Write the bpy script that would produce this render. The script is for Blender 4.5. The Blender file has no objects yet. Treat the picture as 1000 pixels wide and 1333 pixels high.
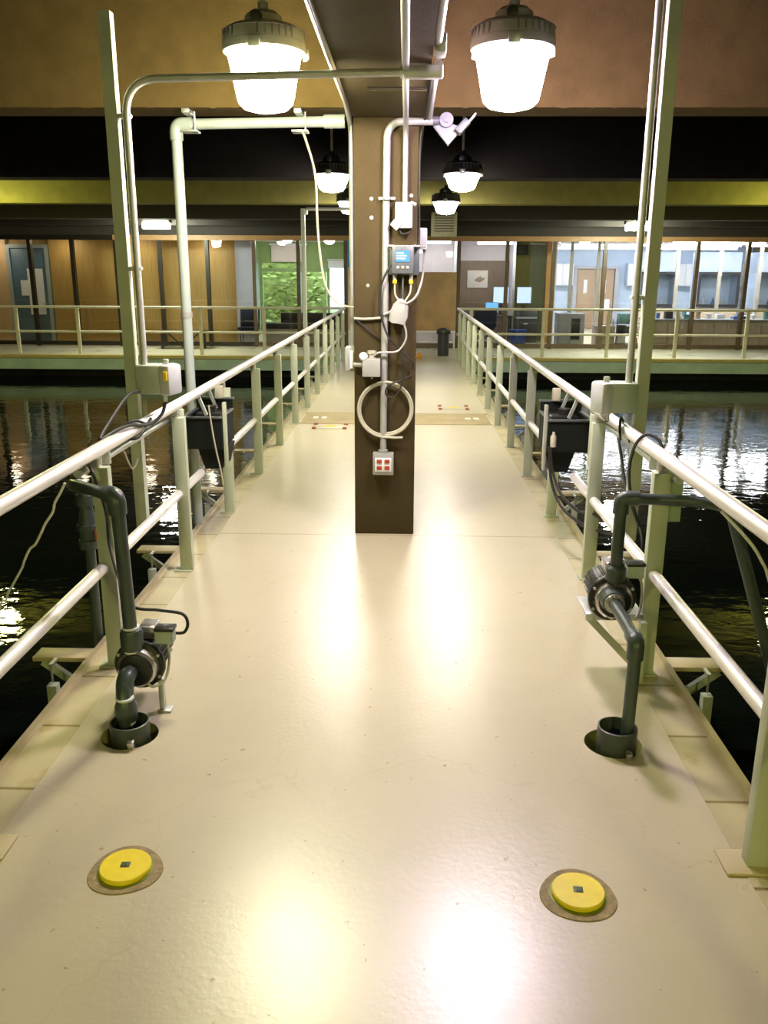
import bpy, bmesh, math, random
from mathutils import Vector, Matrix
R = random.Random(7)
PI = math.pi
scn = bpy.context.scene
COL = scn.collection

# ------------------------------------------------------------------ camera
F, PITCH, YAW, ROLL, H, CX = 1111.48, .2737, .0249, .0046, 1.8677, .1284
cp, sp, cy, sy = math.cos(PITCH), math.sin(PITCH), math.cos(YAW), math.sin(YAW)
fwd = Vector((-sy*cp, cy*cp, -sp)); rt = Vector((cy, sy, 0)); up = rt.cross(fwd)
cr, sr = math.cos(ROLL), math.sin(ROLL)
rt2 = rt*cr + up*sr; up2 = up*cr - rt*sr
cam = bpy.data.cameras.new('camera'); cam.sensor_fit = 'VERTICAL'; cam.sensor_height = 24
cam.lens = 24*F/1333; cam.clip_start = .05; cam.clip_end = 200
co = bpy.data.objects.new('camera', cam); COL.objects.link(co)
M = Matrix((rt2, up2, -fwd)).transposed().to_4x4(); M.translation = Vector((CX, 0, H))
co.matrix_world = M
scn.camera = co

def at(px, py, Y):
    """the point of the plane Y that a survey sighting met"""
    d = fwd + rt2*((px-500)/F) - up2*((py-666.5)/F)
    return Vector((CX, 0, H)) + d*(Y/d.y)

# ------------------------------------------------------------------ materials
def lin(c):
    return tuple(((v/255)/12.92 if v/255 <= .04045 else ((v/255+.055)/1.055)**2.4) for v in c)
MATS = {}
def mat(name, col, rough=.5, metal=0., var=.12, scale=6., bump=0., bscale=60., rvar=.08, stretch=(1, 1, 1), spec=.5, coat=0.):
    m = bpy.data.materials.new(name); m.use_nodes = True
    n, l = m.node_tree.nodes, m.node_tree.links
    b = n['Principled BSDF']
    b.inputs['Roughness'].default_value = rough; b.inputs['Metallic'].default_value = metal
    b.inputs['Specular IOR Level'].default_value = spec
    b.inputs['Coat Weight'].default_value = coat
    g = n.new('ShaderNodeNewGeometry'); mp = n.new('ShaderNodeMapping'); mp.inputs['Scale'].default_value = stretch
    l.new(g.outputs['Position'], mp.inputs['Vector'])
    t = n.new('ShaderNodeTexNoise'); t.inputs['Scale'].default_value = scale; t.inputs['Detail'].default_value = 5
    l.new(mp.outputs[0], t.inputs['Vector'])
    r = n.new('ShaderNodeValToRGB')
    r.color_ramp.elements[0].position = .3; r.color_ramp.elements[1].position = .7
    r.color_ramp.elements[0].color = (*[c*(1-var) for c in col], 1)
    r.color_ramp.elements[1].color = (*[min(1, c*(1+var)) for c in col], 1)
    l.new(t.outputs['Fac'], r.inputs['Fac']); l.new(r.outputs['Color'], b.inputs['Base Color'])
    if rvar:
        mr = n.new('ShaderNodeMapRange'); mr.inputs['To Min'].default_value = max(0, rough-rvar); mr.inputs['To Max'].default_value = rough+rvar
        l.new(t.outputs['Fac'], mr.inputs['Value']); l.new(mr.outputs[0], b.inputs['Roughness'])
    if bump:
        t2 = n.new('ShaderNodeTexNoise'); t2.inputs['Scale'].default_value = bscale; t2.inputs['Detail'].default_value = 4
        l.new(mp.outputs[0], t2.inputs['Vector'])
        bp = n.new('ShaderNodeBump'); bp.inputs['Strength'].default_value = bump; bp.inputs['Distance'].default_value = .01
        l.new(t2.outputs['Fac'], bp.inputs['Height']); l.new(bp.outputs[0], b.inputs['Normal'])
    MATS[name] = m
    return m
def emit(name, col, strength):
    m = bpy.data.materials.new(name); m.use_nodes = True
    n, l = m.node_tree.nodes, m.node_tree.links
    n.remove(n['Principled BSDF'])
    e = n.new('ShaderNodeEmission'); e.inputs['Color'].default_value = (*col, 1); e.inputs['Strength'].default_value = strength
    l.new(e.outputs[0], n['Material Output'].inputs['Surface'])
    MATS[name] = m
    return m

mat('steel_rail', (.80, .78, .76), .34, .35, .06, 3, stretch=(6, .6, 6))
mat('green_paint', (.44, .485, .36), .42, 0, .07, 7)
mat('cream_green', (.66, .63, .50), .42, 0, .07, 7)
mat('green_dark_paint', (.33, .43, .30), .45, 0, .08, 7)
mat('galv', (.60, .62, .60), .38, .7, .1, 14)
mat('conduit_grey', (.52, .53, .50), .4, .35, .06, 9)
mat('conduit_white', (.36, .36, .34), .38, .2, .05, 9)
mat('pale_pvc', (.38, .43, .42), .38, 0, .05, 9)
mat('dark_pvc', (.050, .070, .064), .36, 0, .14, 12)
mat('black_plastic', (.012, .012, .012), .35, 0, .2, 12)
mat('black_rubber', (.015, .014, .013), .55, 0, .2, 12)
mat('tank_black', (.007, .009, .008), .7, 0, .2, 8, spec=.2)
mat('silver', (.62, .60, .60), .28, .85, .08, 14)
mat('box_grey_green', (.36, .42, .34), .42, 0, .06, 9)
mat('box_white', (.33, .33, .31), .4, 0, .05, 9)
mat('box_grey', (.085, .095, .10), .4, 0, .05, 9)
mat('clear_cover', (.47, .49, .50), .22, 0, .04, 9)
mat('brown_paint', (.078, .058, .027), .75, 0, .12, 5, bump=.15, bscale=90, spec=.12)
mat('column_paint', (.056, .041, .018), .8, 0, .12, 5, bump=.15, bscale=90, spec=.12)
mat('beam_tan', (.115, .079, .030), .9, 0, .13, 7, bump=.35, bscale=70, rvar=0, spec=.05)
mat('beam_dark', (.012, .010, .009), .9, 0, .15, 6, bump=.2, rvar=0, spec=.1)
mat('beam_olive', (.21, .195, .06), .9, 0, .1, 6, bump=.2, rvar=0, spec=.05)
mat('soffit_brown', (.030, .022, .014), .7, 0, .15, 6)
mat('hall_wall', (.20, .17, .10), .8, 0, .15, 3)
mat('pool_wall', (.035, .034, .028), .6, 0, .3, 3)
mat('teal_fascia', (.38, .52, .46), .5, 0, .14, 3)
mat('kerb_cream', (.52, .44, .25), .45, 0, .14, 5, bump=.1)
mat('yellow_edge', (.50, .42, .16), .5, 0, .1, 5)
mat('far_floor', (.64, .59, .42), .3, 0, .1, 2)
mat('yellow_cap', (.93, .74, .015), .42, 0, .05, 30)
mat('cap_recess', (.05, .09, .03), .5, 0, .2, 30)
mat('cap_rim', (.22, .27, .03), .5, 0, .15, 30)
mat('cap_grout', (.33, .25, .12), .7, 0, .3, 40, bump=.4, bscale=120)
mat('pit_inside', (.42, .40, .13), .7, 0, .3, 20)
mat('sleeve', (.04, .05, .04), .42, 0, .25, 20)
mat('red_socket', (.36, .035, .02), .4, 0, .1, 30)
mat('red_brown', (.30, .07, .03), .5, 0, .2, 30)
mat('orange', (.75, .30, .02), .4, 0, .05, 10)
mat('red_handle', (.75, .10, .03), .4, 0, .05, 10)
mat('amber', (.85, .62, .03), .35, 0, .05, 10)
mat('hose_cream', (.44, .42, .32), .45, 0, .08, 20)
mat('rope', (.92, .91, .90), .8, 0, .3, 200)
mat('mullion_dark', (.014, .010, .007), .4, 0, .2, 8)
mat('mullion_brown', (.085, .055, .025), .42, 0, .2, 8)
mat('frame_orange', (.36, .20, .075), .5, 0, .2, 12, stretch=(.4, 1, 6))
mat('wood_panel', (.40, .25, .072), .5, 0, .16, 5, stretch=(8, 8, .35))
mat('wood_pale', (.60, .40, .22), .5, 0, .08, 4, stretch=(6, 6, .4))
mat('plywood', (.42, .26, .12), .55, 0, .22, 2.2)
mat('plywood_pink', (.62, .42, .30), .55, 0, .1, 2.2)
mat('door_blue', (.085, .155, .23), .45, 0, .08, 4)
mat('frame_grey_blue', (.32, .38, .42), .45, 0, .08, 4)
mat('paper', (.80, .81, .86), .7, 0, .03, 6)
mat('lavender', (.52, .52, .66), .6, 0, .04, 4)
mat('chair_blue', (.012, .020, .06), .7, 0, .2, 8)
mat('bench_black', (.022, .02, .02), .55, 0, .2, 8)
mat('cushion_grey', (.42, .40, .34), .7, 0, .1, 8)
mat('wall_green', (.26, .36, .15), .7, 0, .1, 3)
mat('wall_white', (.72, .70, .72), .7, 0, .05, 3)
mat('wall_blue', (.50, .60, .76), .6, 0, .08, 2)
mat('wall_pink', (.64, .56, .54), .7, 0, .05, 3)
mat('wall_brown', (.19, .13, .09), .6, 0, .15, 4, stretch=(6, 1, .5))
mat('wall_yellow', (.42, .38, .11), .6, 0, .1, 3)
mat('lab_cabinet', (.46, .37, .27), .5, 0, .07, 5)
mat('lab_cabinet_grey', (.42, .42, .46), .5, 0, .07, 5)
mat('worktop', (.30, .31, .33), .4, 0, .1, 6)
mat('door_tan', (.40, .28, .18), .5, 0, .1, 5, stretch=(6, 6, .5))
mat('curtain_green', (.52, .54, .38), .8, 0, .12, 14, stretch=(3, 3, .1))
mat('post_orange', (.52, .27, .07), .5, 0, .1, 6)
mat('mullion_grey', (.46, .43, .37), .45, .1, .06, 6)
mat('blue_bin', (.012, .075, .42), .4, 0, .05, 6)
mat('blue_panel', (.03, .27, .48), .4, 0, .08, 6)
mat('olive_box', (.25, .245, .15), .5, 0, .12, 10)
mat('louvre_dark', (.10, .10, .07), .5, 0, .1, 10)
mat('lamp_housing', (.30, .30, .25), .45, .2, .08, 10)
mat('lamp_housing_shaded', (.006, .006, .006), .6, 0, .1, 10)  # near-black copy of the housing paint: shade on the rear lamps put into colour
mat('lamp_vent', (.10, .10, .09), .5, 0, .1, 10)
mat('art_paper', (.66, .58, .52), .7, 0, .04, 6)
mat('art_shape', (.30, .20, .15), .7, 0, .15, 20)
mat('leaf', (.34, .40, .09), .6, 0, .45, 3)
mat('lawn', (.14, .22, .04), .9, 0, .3, 4)
mat('item_white', (.75, .76, .80), .4, 0, .05, 6)
mat('item_blue', (.10, .20, .45), .4, 0, .1, 6)
mat('item_dark', (.03, .03, .035), .4, 0, .1, 6)
mat('item_teal', (.10, .25, .25), .4, 0, .1, 6)
mat('item_tan', (.42, .30, .20), .5, 0, .1, 6)
mat('item_red', (.6, .06, .03), .4, 0, .1, 6)
mat('sash_dark', (.035, .035, .042), .4, .2, .1, 6)
mat('hatch_plate', (.60, .55, .40), .4, .1, .08, 10)
mat('hatch_white', (.75, .72, .62), .4, 0, .05, 10)
emit('lens_warm', (1.0, .92, .56), 78)
emit('lens_warm_bowl', (1.0, .95, .80), 80)
emit('lens_pink', (1.0, .76, 1.0), 76)
emit('lens_pink_bowl', (1.0, .90, .97), 80)
emit('lens_row', (1.0, .91, .86), 24)
emit('lens_row_bowl', (1.0, .93, .76), 125)
emit('lens_pool', (1.0, .97, .34), 34)
emit('lens_pool_bowl', (1.0, .97, .26), 340)
emit('flood', (.93, 1.0, .82), 120)
emit('strip', (.92, .96, 1.0), 21)
emit('dome', (1.0, .96, .86), 30)
emit('screen', (.18, .50, .85), .62)
emit('screen_pale', (.55, .70, 1.0), .7)
emit('corridor', (1.0, .86, .60), 17)

def floor_material():
    m = bpy.data.materials.new('deck_coating'); m.use_nodes = True
    n, l = m.node_tree.nodes, m.node_tree.links; b = n['Principled BSDF']
    g = n.new('ShaderNodeNewGeometry')
    def noise(scale, detail=5, st=(1, 1, 1), rough=.55):
        mp = n.new('ShaderNodeMapping'); mp.inputs['Scale'].default_value = st
        l.new(g.outputs['Position'], mp.inputs['Vector'])
        t = n.new('ShaderNodeTexNoise'); t.inputs['Scale'].default_value = scale; t.inputs['Detail'].default_value = detail
        t.inputs['Roughness'].default_value = rough
        l.new(mp.outputs[0], t.inputs['Vector']); return t.outputs['Fac']
    def ramp(f, a, c0, bb, c1):
        r = n.new('ShaderNodeValToRGB'); e = r.color_ramp.elements
        e[0].position = a; e[0].color = (*c0, 1); e[1].position = bb; e[1].color = (*c1, 1)
        l.new(f, r.inputs['Fac']); return r.outputs['Color']
    def mul(a, c, fac=1.):
        x = n.new('ShaderNodeMix'); x.data_type = 'RGBA'; x.blend_type = 'MULTIPLY'; x.inputs[0].default_value = fac
        l.new(a, x.inputs[6]); l.new(c, x.inputs[7]); return x.outputs[2]
    base = ramp(noise(.9, 4), .3, (.575, .515, .36), .72, (.625, .56, .40))
    base = mul(base, ramp(noise(5, 6, (1, 1, 1)), .25, (.95, .945, .92), .75, (1, 1, 1)))
    base = mul(base, ramp(noise(26, 3, (1, .12, 1)), .70, (1, 1, 1), .80, (.97, .965, .95)))
    base = mul(base, ramp(noise(22, 2), .715, (1, 1, 1), .745, (.62, .52, .36)))          # scattered specks of dirt
    v = n.new('ShaderNodeTexVoronoi'); v.feature = 'DISTANCE_TO_EDGE'; v.inputs['Scale'].default_value = .55
    wob = n.new('ShaderNodeMapping'); l.new(g.outputs['Position'], wob.inputs['Vector'])
    wn = n.new('ShaderNodeTexNoise'); wn.inputs['Scale'].default_value = 2.2; wn.inputs['Detail'].default_value = 4; l.new(g.outputs['Position'], wn.inputs['Vector'])
    wa = n.new('ShaderNodeMixRGB'); wa.blend_type = 'ADD'; wa.inputs[0].default_value = .9; l.new(wob.outputs[0], wa.inputs[1]); l.new(wn.outputs['Color'], wa.inputs[2])
    l.new(wa.outputs[0], v.inputs['Vector'])
    base = mul(base, ramp(v.outputs['Distance'], .0, (.93, .90, .84), .0025, (1, 1, 1)))   # hairline cracks
    # saw-cut joint across the deck at the column
    s = n.new('ShaderNodeSeparateXYZ'); l.new(g.outputs['Position'], s.inputs[0])
    d = n.new('ShaderNodeMath'); d.operation = 'SUBTRACT'; d.inputs[1].default_value = 6.02; l.new(s.outputs['Y'], d.inputs[0])
    ab = n.new('ShaderNodeMath'); ab.operation = 'ABSOLUTE'; l.new(d.outputs[0], ab.inputs[0])
    base = mul(base, ramp(ab.outputs[0], .004, (.62, .52, .36), .010, (1, 1, 1)))
    l.new(base, b.inputs['Base Color'])
    mr = n.new('ShaderNodeMapRange'); mr.inputs['To Min'].default_value = .285; mr.inputs['To Max'].default_value = .345
    l.new(noise(7, 6), mr.inputs['Value']); l.new(mr.outputs[0], b.inputs['Roughness'])
    b.inputs['Specular IOR Level'].default_value = .95
    bp = n.new('ShaderNodeBump'); bp.inputs['Strength'].default_value = .10; bp.inputs['Distance'].default_value = .01
    l.new(noise(38, 6), bp.inputs['Height']); l.new(bp.outputs[0], b.inputs['Normal'])
    MATS['deck'] = m
floor_material()

def kerb_material():
    m = mat('kerb_band', (.52, .46, .27), .38, 0, .12, 4)
    n, l = m.node_tree.nodes, m.node_tree.links; b = n['Principled BSDF']
    src = b.inputs['Base Color'].links[0].from_socket
    g = n.new('ShaderNodeNewGeometry'); sx = n.new('ShaderNodeSeparateXYZ'); l.new(g.outputs['Position'], sx.inputs[0])
    md = n.new('ShaderNodeMath'); md.operation = 'PINGPONG'; md.inputs[1].default_value = .23; l.new(sx.outputs['Y'], md.inputs[0])
    rp = n.new('ShaderNodeValToRGB'); rp.color_ramp.elements[0].position = .004; rp.color_ramp.elements[0].color = (.45, .38, .22, 1)
    rp.color_ramp.elements[1].position = .010; rp.color_ramp.elements[1].color = (1, 1, 1, 1); l.new(md.outputs[0], rp.inputs[0])
    t = n.new('ShaderNodeTexNoise'); t.inputs['Scale'].default_value = 4.5; t.inputs['Detail'].default_value = 6; l.new(g.outputs['Position'], t.inputs['Vector'])
    r2 = n.new('ShaderNodeValToRGB'); r2.color_ramp.elements[0].position = .60; r2.color_ramp.elements[1].position = .72
    r2.color_ramp.elements[0].color = (1, 1, 1, 1); r2.color_ramp.elements[1].color = (.72, .64, .42, 1); l.new(t.outputs['Fac'], r2.inputs[0])
    for f in (rp.outputs[0], r2.outputs[0]):
        x = n.new('ShaderNodeMix'); x.data_type = 'RGBA'; x.blend_type = 'MULTIPLY'; x.inputs[0].default_value = 1
        l.new(src, x.inputs[6]); l.new(f, x.inputs[7]); src = x.outputs[2]
    l.new(src, b.inputs['Base Color'])
kerb_material()

def water_material():
    m = bpy.data.materials.new('pool_water'); m.use_nodes = True
    n, l = m.node_tree.nodes, m.node_tree.links; b = n['Principled BSDF']
    b.inputs['Base Color'].default_value = (.004, .006, .004, 1)
    b.inputs['Roughness'].default_value = .02; b.inputs['IOR'].default_value = 1.33
    g = n.new('ShaderNodeNewGeometry')
    hs = []
    for sc, st, w in ((2.1, (1, 1.5, 1), 1.), (6.5, (1, 1.7, 1), .42), (17, (1, 1.6, 1), .10)):
        mp = n.new('ShaderNodeMapping'); mp.inputs['Scale'].default_value = st; l.new(g.outputs['Position'], mp.inputs['Vector'])
        t = n.new('ShaderNodeTexNoise'); t.inputs['Scale'].default_value = sc; t.inputs['Detail'].default_value = 2
        l.new(mp.outputs[0], t.inputs['Vector'])
        k = n.new('ShaderNodeMath'); k.operation = 'MULTIPLY'; k.inputs[1].default_value = w; l.new(t.outputs['Fac'], k.inputs[0]); hs.append(k.outputs[0])
    a = n.new('ShaderNodeMath'); l.new(hs[0], a.inputs[0]); l.new(hs[1], a.inputs[1])
    c = n.new('ShaderNodeMath'); l.new(a.outputs[0], c.inputs[0]); l.new(hs[2], c.inputs[1])
    bp = n.new('ShaderNodeBump'); bp.inputs['Strength'].default_value = .5; bp.inputs['Distance'].default_value = .0085
    l.new(c.outputs[0], bp.inputs['Height']); l.new(bp.outputs[0], b.inputs['Normal'])
    MATS['water'] = m
water_material()

def glass_material():
    m = bpy.data.materials.new('window_glass'); m.use_nodes = True
    n, l = m.node_tree.nodes, m.node_tree.links; n.remove(n['Principled BSDF'])
    tr = n.new('ShaderNodeBsdfTransparent'); tr.inputs['Color'].default_value = (.95, .96, .96, 1)
    gl = n.new('ShaderNodeBsdfGlossy'); gl.inputs['Roughness'].default_value = .01
    fr = n.new('ShaderNodeFresnel'); fr.inputs['IOR'].default_value = 1.5
    mx = n.new('ShaderNodeMixShader'); l.new(fr.outputs[0], mx.inputs[0]); l.new(tr.outputs[0], mx.inputs[1]); l.new(gl.outputs[0], mx.inputs[2])
    l.new(mx.outputs[0], n['Material Output'].inputs['Surface']); MATS['glass'] = m
glass_material()

# ------------------------------------------------------------------ mesh building
class MB:
    def __init__(s): s.b = bmesh.new()
    def box(s, c, d, rot=None, bev=0.):
        t = bmesh.new(); bmesh.ops.create_cube(t, size=1)
        for v in t.verts: v.co = Vector((v.co.x*d[0], v.co.y*d[1], v.co.z*d[2]))
        if bev: bmesh.ops.bevel(t, geom=list(t.edges), offset=bev, segments=2, affect='EDGES', profile=.5)
        mt = Matrix.Translation(Vector(c)) @ (rot.to_4x4() if rot else Matrix.Identity(4))
        t.transform(mt); me = bpy.data.meshes.new('t'); t.to_mesh(me); t.free(); s.b.from_mesh(me); bpy.data.meshes.remove(me)
        return s
    def span(s, x0, x1, y0, y1, z0, z1, bev=0.):
        return s.box(((x0+x1)/2, (y0+y1)/2, (z0+z1)/2), (x1-x0, y1-y0, z1-z0), None, bev)
    def bar(s, a, c, w, h, bev=0.):
        a, c = Vector(a), Vector(c); d = c-a
        q = d.to_track_quat('Z', 'Y').to_matrix()
        return s.box((a+c)/2, (w, h, d.length), q, bev)
    def tube(s, pts, r, seg=12, caps=True, closed=False):
        pts = [Vector(p) for p in pts]; n = len(pts)
        rr = r if isinstance(r, (list, tuple)) else [r]*n
        rings = []; nrm = None
        for i, p in enumerate(pts):
            if closed: t = pts[(i+1) % n]-pts[i-1]
            else: t = pts[min(i+1, n-1)]-pts[max(i-1, 0)]
            if t.length < 1e-9: t = Vector((0, 0, 1))
            t.normalize()
            if nrm is None: nrm = t.orthogonal().normalized()
            else:
                nrm = nrm - t*nrm.dot(t)
                nrm = nrm.normalized() if nrm.length > 1e-6 else t.orthogonal().normalized()
            bn = t.cross(nrm)
            rings.append([s.b.verts.new(p+(nrm*math.cos(2*PI*k/seg)+bn*math.sin(2*PI*k/seg))*rr[i]) for k in range(seg)])
        for i in range(n if closed else n-1):
            a, c = rings[i], rings[(i+1) % n]
            for k in range(seg): s.b.faces.new((a[k], a[(k+1) % seg], c[(k+1) % seg], c[k]))
        if caps and not closed:
            s.b.faces.new(rings[0][::-1]); s.b.faces.new(rings[-1])
        return s
    def cyl(s, a, c, r, seg=20, r2=None): return s.tube([a, c], [r, r if r2 is None else r2], seg)
    def lathe(s, prof, c=(0, 0, 0), axis='Z', seg=32):
        c = Vector(c); rings = []
        def P(r, h, k):
            x, y = r*math.cos(2*PI*k/seg), r*math.sin(2*PI*k/seg)
            return c + (Vector((x, y, h)) if axis == 'Z' else Vector((x, h, y)) if axis == 'Y' else Vector((h, x, y)))
        for r, h in prof:
            rings.append([s.b.verts.new(P(r, h, k)) for k in range(seg)] if r > 1e-6 else [s.b.verts.new(P(0, h, 0))])
        for a, d in zip(rings, rings[1:]):
            for k in range(seg):
                k2 = (k+1) % seg
                if len(a) == 1 and len(d) == 1: continue
                if len(a) == 1: s.b.faces.new((a[0], d[k], d[k2]))
                elif len(d) == 1: s.b.faces.new((a[k], a[k2], d[0]))
                else: s.b.faces.new((a[k], a[k2], d[k2], d[k]))
        return s
    def poly(s, pts): s.b.faces.new([s.b.verts.new(p) for p in pts]); return s
    def prism(s, pts, v):
        v = Vector(v); a = [s.b.verts.new(p) for p in pts]; c = [s.b.verts.new(Vector(p)+v) for p in pts]; n = len(pts)
        s.b.faces.new(a[::-1]); s.b.faces.new(c)
        for k in range(n): s.b.faces.new((a[k], a[(k+1) % n], c[(k+1) % n], c[k]))
        return s

def smooth(pts, n=8):
    pts = [Vector(p) for p in pts]; out = []
    for i in range(len(pts)-1):
        p0, p1, p2, p3 = pts[max(i-1, 0)], pts[i], pts[i+1], pts[min(i+2, len(pts)-1)]
        for k in range(n):
            t = k/n
            out.append(.5*((2*p1)+(p2-p0)*t+(2*p0-5*p1+4*p2-p3)*t*t+(3*p1-p0-3*p2+p3)*t**3))
    return out+[pts[-1]]
def bend(pts, rad, n=7):
    """polyline with each corner rounded to a radius"""
    pts = [Vector(p) for p in pts]; out = [pts[0]]
    for a, b, c in zip(pts, pts[1:], pts[2:]):
        u, v = (a-b), (c-b); q = min(rad, u.length*.49, v.length*.49)
        p0, p1 = b+u.normalized()*q, b+v.normalized()*q
        for k in range(n+1):
            t = k/n; out.append(p0*(1-t)**2+b*2*t*(1-t)+p1*t*t)
    return out+[pts[-1]]

OFF = {}
def link(o, parent=None):
    COL.objects.link(o)
    if parent is not None: o.parent = parent
def obj(name, mb, m, parent=None, label=None, cat=None, group=None, kind=None, sharp=35):
    bm = mb.b
    bmesh.ops.recalc_face_normals(bm, faces=bm.faces)
    me = bpy.data.meshes.new(name)
    if parent is not None: off = OFF[parent.name]
    else:
        xs = [v.co for v in bm.verts]
        if kind == 'structure': off = Vector((0, 0, 0))
        else: off = Vector(((min(v.x for v in xs)+max(v.x for v in xs))/2, (min(v.y for v in xs)+max(v.y for v in xs))/2, min(v.z for v in xs)))
    bmesh.ops.translate(bm, verts=bm.verts, vec=-off)
    for f in bm.faces: f.smooth = True
    bm.to_mesh(me); bm.free()
    me.set_sharp_from_angle(angle=math.radians(sharp))
    me.materials.append(MATS[m])
    o = bpy.data.objects.new(name, me); link(o, parent)
    if parent is None: o.location = off
    OFF[o.name] = off
    tag(o, label, cat, group, kind)
    return o
def tag(o, label=None, cat=None, group=None, kind=None):
    if label: o['label'] = label
    if cat: o['category'] = cat
    if group: o['group'] = group
    if kind: o['kind'] = kind
def thing(name, loc, label, cat, group=None, kind=None):
    o = bpy.data.objects.new(name, None); o.empty_display_size = .1; link(o); o.location = loc
    OFF[o.name] = Vector(loc); tag(o, label, cat, group, kind); return o
def struct(name, mb, m): return obj(name, mb, m, kind='structure')
def dup(root, loc, label=None, rotz=None, group=None):
    r = root.copy(); COL.objects.link(r); r.location = loc
    if rotz is not None: r.rotation_euler = (0, 0, rotz)
    if label: r['label'] = label
    if group: r['group'] = group
    for ch in root.children:
        c = ch.copy(); COL.objects.link(c); c.parent = r
        for g in ch.children:
            d = g.copy(); COL.objects.link(d); d.parent = c
    return r
ORD = 'first second third fourth fifth sixth seventh eighth ninth tenth eleventh twelfth'.split()
SIDE = {-1: 'wood-panelled', 1: 'laboratory'}
WX, EX = 1.295, 1.44           # railing line and deck edge

# ================================================================== THE SETTING
def deck():
    m = MB(); b = m.b
    def quad(x0, x1, y0, y1): m.poly([(x0, y0, 0), (x1, y0, 0), (x1, y1, 0), (x0, y1, 0)])
    quad(-EX, EX, -4.5, 2.9); quad(-EX, EX, 3.42, 19.5)
    cuts = [-EX, -1.27, -.75, .74, 1.26, EX]
    for i in (0, 2, 4): quad(cuts[i], cuts[i+1], 2.9, 3.42)
    for c in (-1.01, 1.0):
        N = 48; inn, out = [], []
        for k in range(N):
            a = 2*PI*k/N; u, v = math.cos(a), math.sin(a); q = .26/max(abs(u), abs(v))
            inn.append(b.verts.new((c+.117*u, 3.16+.117*v, 0))); out.append(b.verts.new((c+q*u, 3.16+q*v, 0)))
        for k in range(N): b.faces.new((inn[k], out[k], out[(k+1) % N], inn[(k+1) % N]))
    struct('floor', m, 'deck')
deck()
for i, c in enumerate((-1.01, 1.0)):
    struct('floor_pit', MB().lathe([(.117, 0), (.117, -.26), (0, -.26)], (c, 3.16, 0), seg=48), 'pit_inside')
struct('floor_far_side', MB().span(-12, 12, 19.5, 32, -.05, 0), 'far_floor')
for s in (-1, 1):
    prof = [(s*1.405, -4.5, 0), (s*1.412, -4.5, .022), (s*EX, -4.5, .022), (s*EX, -4.5, -.30), (s*(EX-.06), -4.5, -.30), (s*(EX-.06), -4.5, -.02)]
    struct('trim_%d' % (1 if s < 0 else 2), MB().prism(prof, (0, 24, 0)), 'kerb_cream')
    struct('trim_%d' % (3 if s < 0 else 4), MB().span(min(s*1.245, s*1.406), max(s*1.245, s*1.406), -4.5, 19.4, 0, .002), 'kerb_band')
    k = 0
    struct('trim_%d' % (5 if s < 0 else 6), MB().span(min(s*EX, s*12), max(s*EX, s*12), 19.44, 19.5, -.29, -.035), 'teal_fascia')
    struct('trim_%d' % (7 if s < 0 else 8), MB().span(min(s*EX, s*12), max(s*EX, s*12), 19.40, 19.62, -.034, .035), 'yellow_edge')
    struct('wall_pool_end_%s' % ('left' if s < 0 else 'right'), MB().span(min(s*EX, s*12), max(s*EX, s*12), 20.0, 20.1, -.9, -.05), 'pool_wall')
    struct('wall_pool_side_%s' % ('left' if s < 0 else 'right'), MB().span(min(s*1.30, s*1.36), max(s*1.30, s*1.36), -4.5, 20, -.9, -.02), 'pool_wall')
    struct('pool_water_%s' % ('left' if s < 0 else 'right'), MB().span(min(s*1.36, s*12), max(s*1.36, s*12), -8, 20.0, -.9, -.5), 'water')
    struct('wall_%s' % ('left' if s < 0 else 'right'), MB().span(min(s*12, s*12.2), max(s*12, s*12.2), -8, 32.2, -.9, 4.4), 'hall_wall')
struct('wall_back', MB().span(-12, 12, -8.2, -8, -.9, 4.4), 'hall_wall')
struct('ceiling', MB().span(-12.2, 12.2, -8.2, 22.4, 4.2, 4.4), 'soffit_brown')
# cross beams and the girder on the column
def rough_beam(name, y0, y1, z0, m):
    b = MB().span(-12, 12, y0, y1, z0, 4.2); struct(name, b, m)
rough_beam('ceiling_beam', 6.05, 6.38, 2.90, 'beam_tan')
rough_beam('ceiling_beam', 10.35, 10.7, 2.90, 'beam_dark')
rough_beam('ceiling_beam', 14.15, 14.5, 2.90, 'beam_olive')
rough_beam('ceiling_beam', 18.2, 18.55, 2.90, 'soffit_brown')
b = MB(); x = -12.0                                      # ragged concrete drip along the bottom arris of the first beam
while x < 12:
    w = R.uniform(.02, .07); h = R.uniform(.004, .022); b.box((x+w/2, 6.048, 2.90+.004), (w*.8, .012, h)); x += w+R.uniform(.02, .16)
struct('trim_9', b, 'beam_tan')
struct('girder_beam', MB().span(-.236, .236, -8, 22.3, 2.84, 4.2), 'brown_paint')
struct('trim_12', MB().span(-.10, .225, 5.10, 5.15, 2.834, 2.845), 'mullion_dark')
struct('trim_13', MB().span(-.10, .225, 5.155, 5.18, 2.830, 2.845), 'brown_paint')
struct('column', MB().box((-.02, 6.25, 1.42), (.432, .40, 2.84), bev=.006), 'column_paint')
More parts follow.
